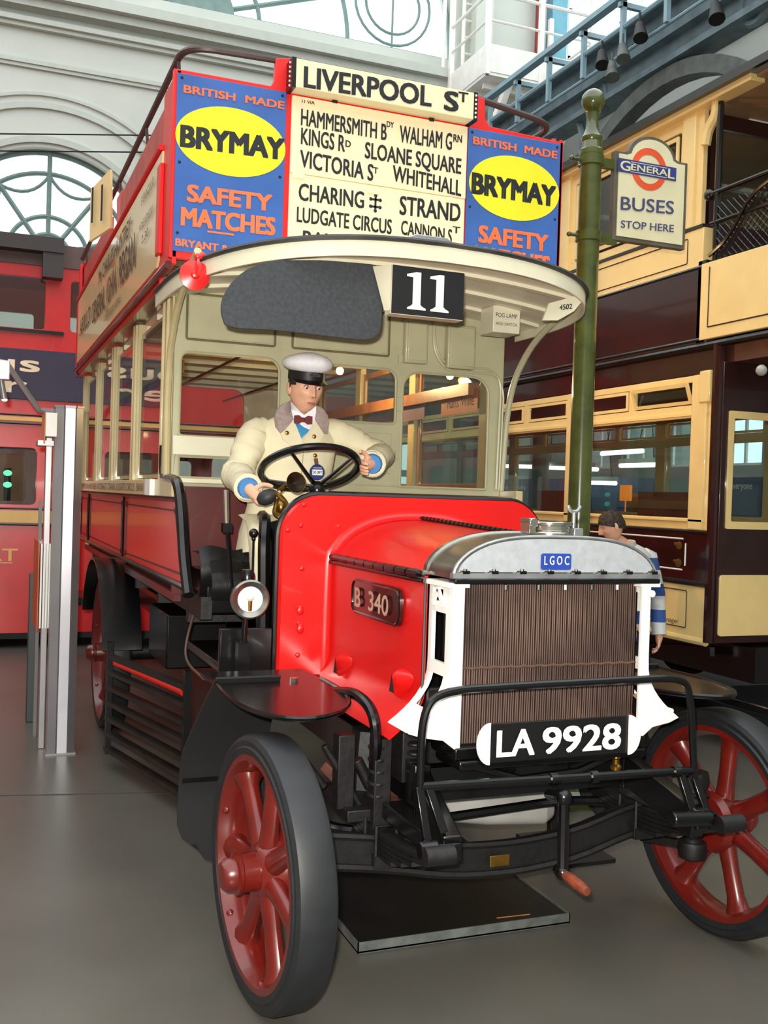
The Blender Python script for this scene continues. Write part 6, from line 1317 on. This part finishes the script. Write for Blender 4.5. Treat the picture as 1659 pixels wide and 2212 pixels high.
# striped sweater with real horizontal bands (colour follows height on the knit)
sm = bpy.data.materials.new('striped_knit'); sm.use_nodes = True; nt = sm.node_tree; b = nt.nodes['Principled BSDF']; b.inputs['Roughness'].default_value = .85
tc = nt.nodes.new('ShaderNodeTexCoord'); sx_ = nt.nodes.new('ShaderNodeSeparateXYZ'); m1 = nt.nodes.new('ShaderNodeMath'); m1.operation = 'MULTIPLY_ADD'; m1.inputs[1].default_value = 1/.178; m1.inputs[2].default_value = .02
m2 = nt.nodes.new('ShaderNodeMath'); m2.operation = 'FRACT'; rp = nt.nodes.new('ShaderNodeValToRGB'); rp.color_ramp.interpolation = 'CONSTANT'; rp.color_ramp.elements[0].color = srgb((214, 216, 216))+(1,); rp.color_ramp.elements[1].color = srgb((52, 86, 152))+(1,); rp.color_ramp.elements[1].position = .52
nt.links.new(tc.outputs['Object'], sx_.inputs[0]); nt.links.new(sx_.outputs['Z'], m1.inputs[0]); nt.links.new(m1.outputs[0], m2.inputs[0]); nt.links.new(m2.outputs[0], rp.inputs[0]); nt.links.new(rp.outputs[0], b.inputs['Base Color'])
sw_ = G()
def vr(c, a, b_): return [Vector(c)+Vector((a*math.sin(2*PI*i/28), -b_*math.cos(2*PI*i/28), 0)) for i in range(28)]
sw_.loft([vr((2.36, 2.74, .76), .165, .125), vr((2.37, 2.745, .92), .160, .12), vr((2.38, 2.755, 1.08), .175, .125), vr((2.385, 2.76, 1.2), .185, .12), vr((2.385, 2.76, 1.26), .17, .105), vr((2.37, 2.755, 1.31), .115, .08), vr((2.35, 2.75, 1.335), .07, .06)])
for sh, el, wr in ((Js['Rs'][0], Js['Re'][0], Js['Rwrist'][0]), (Js['Ls'][0], Js['Le'][0], Js['Lwrist'][0])):
    pts = [sh+Vector((-.03 if sh.x > 2.4 else .03, 0, .01)), sh, sh.lerp(el, .5), el, el.lerp(wr, .5), el.lerp(wr, .96)]; sw_.tube(pts, [.055, .068, .063, .057, .052, .048], 16)
swt = obj('striped_top', sw_, sm, vt, smooth=70)
obj('collar', G().lathe([(.060, 0), (.072, .01), (.066, .035), (.056, .03)], (2.345, 2.745, 1.315), (-.15, -.1, 1), 20, closed=True), mat('collar_pale', (190, 186, 176), .8), vt)
tg = G()
for a, b_, c_ in (('Lh', 'Lk', 'La'), ('Rh', 'Rk', 'Ra')): tg.tube([Js[a][0]+Vector((0, 0, .04)), Js[a][0], Js[b_][0], Js[c_][0]+Vector((0, 0, .02))], [.09, .088, .07, .06], 16)
tg.loft([vr((2.36, 2.74, .68), .15, .11), vr((2.36, 2.74, .82), .158, .12)]); obj('trousers', tg, mat('denim', (48, 56, 78), .85, var=.15), vt)
for k in ('L', 'R'):
    a, t = Js[k+'a'][0], Js[k+'t'][0]; obj('shoe', G().tube([a+Vector((0, .05, -.035)), a+Vector((0, 0, -.03)), t+Vector((0, 0, .0)), t+(t-a).normalized()*.06+Vector((0, 0, 0))], [.036, .044, .043, .03], 12), mat('shoe_dark', (36, 34, 36), .6), vt)
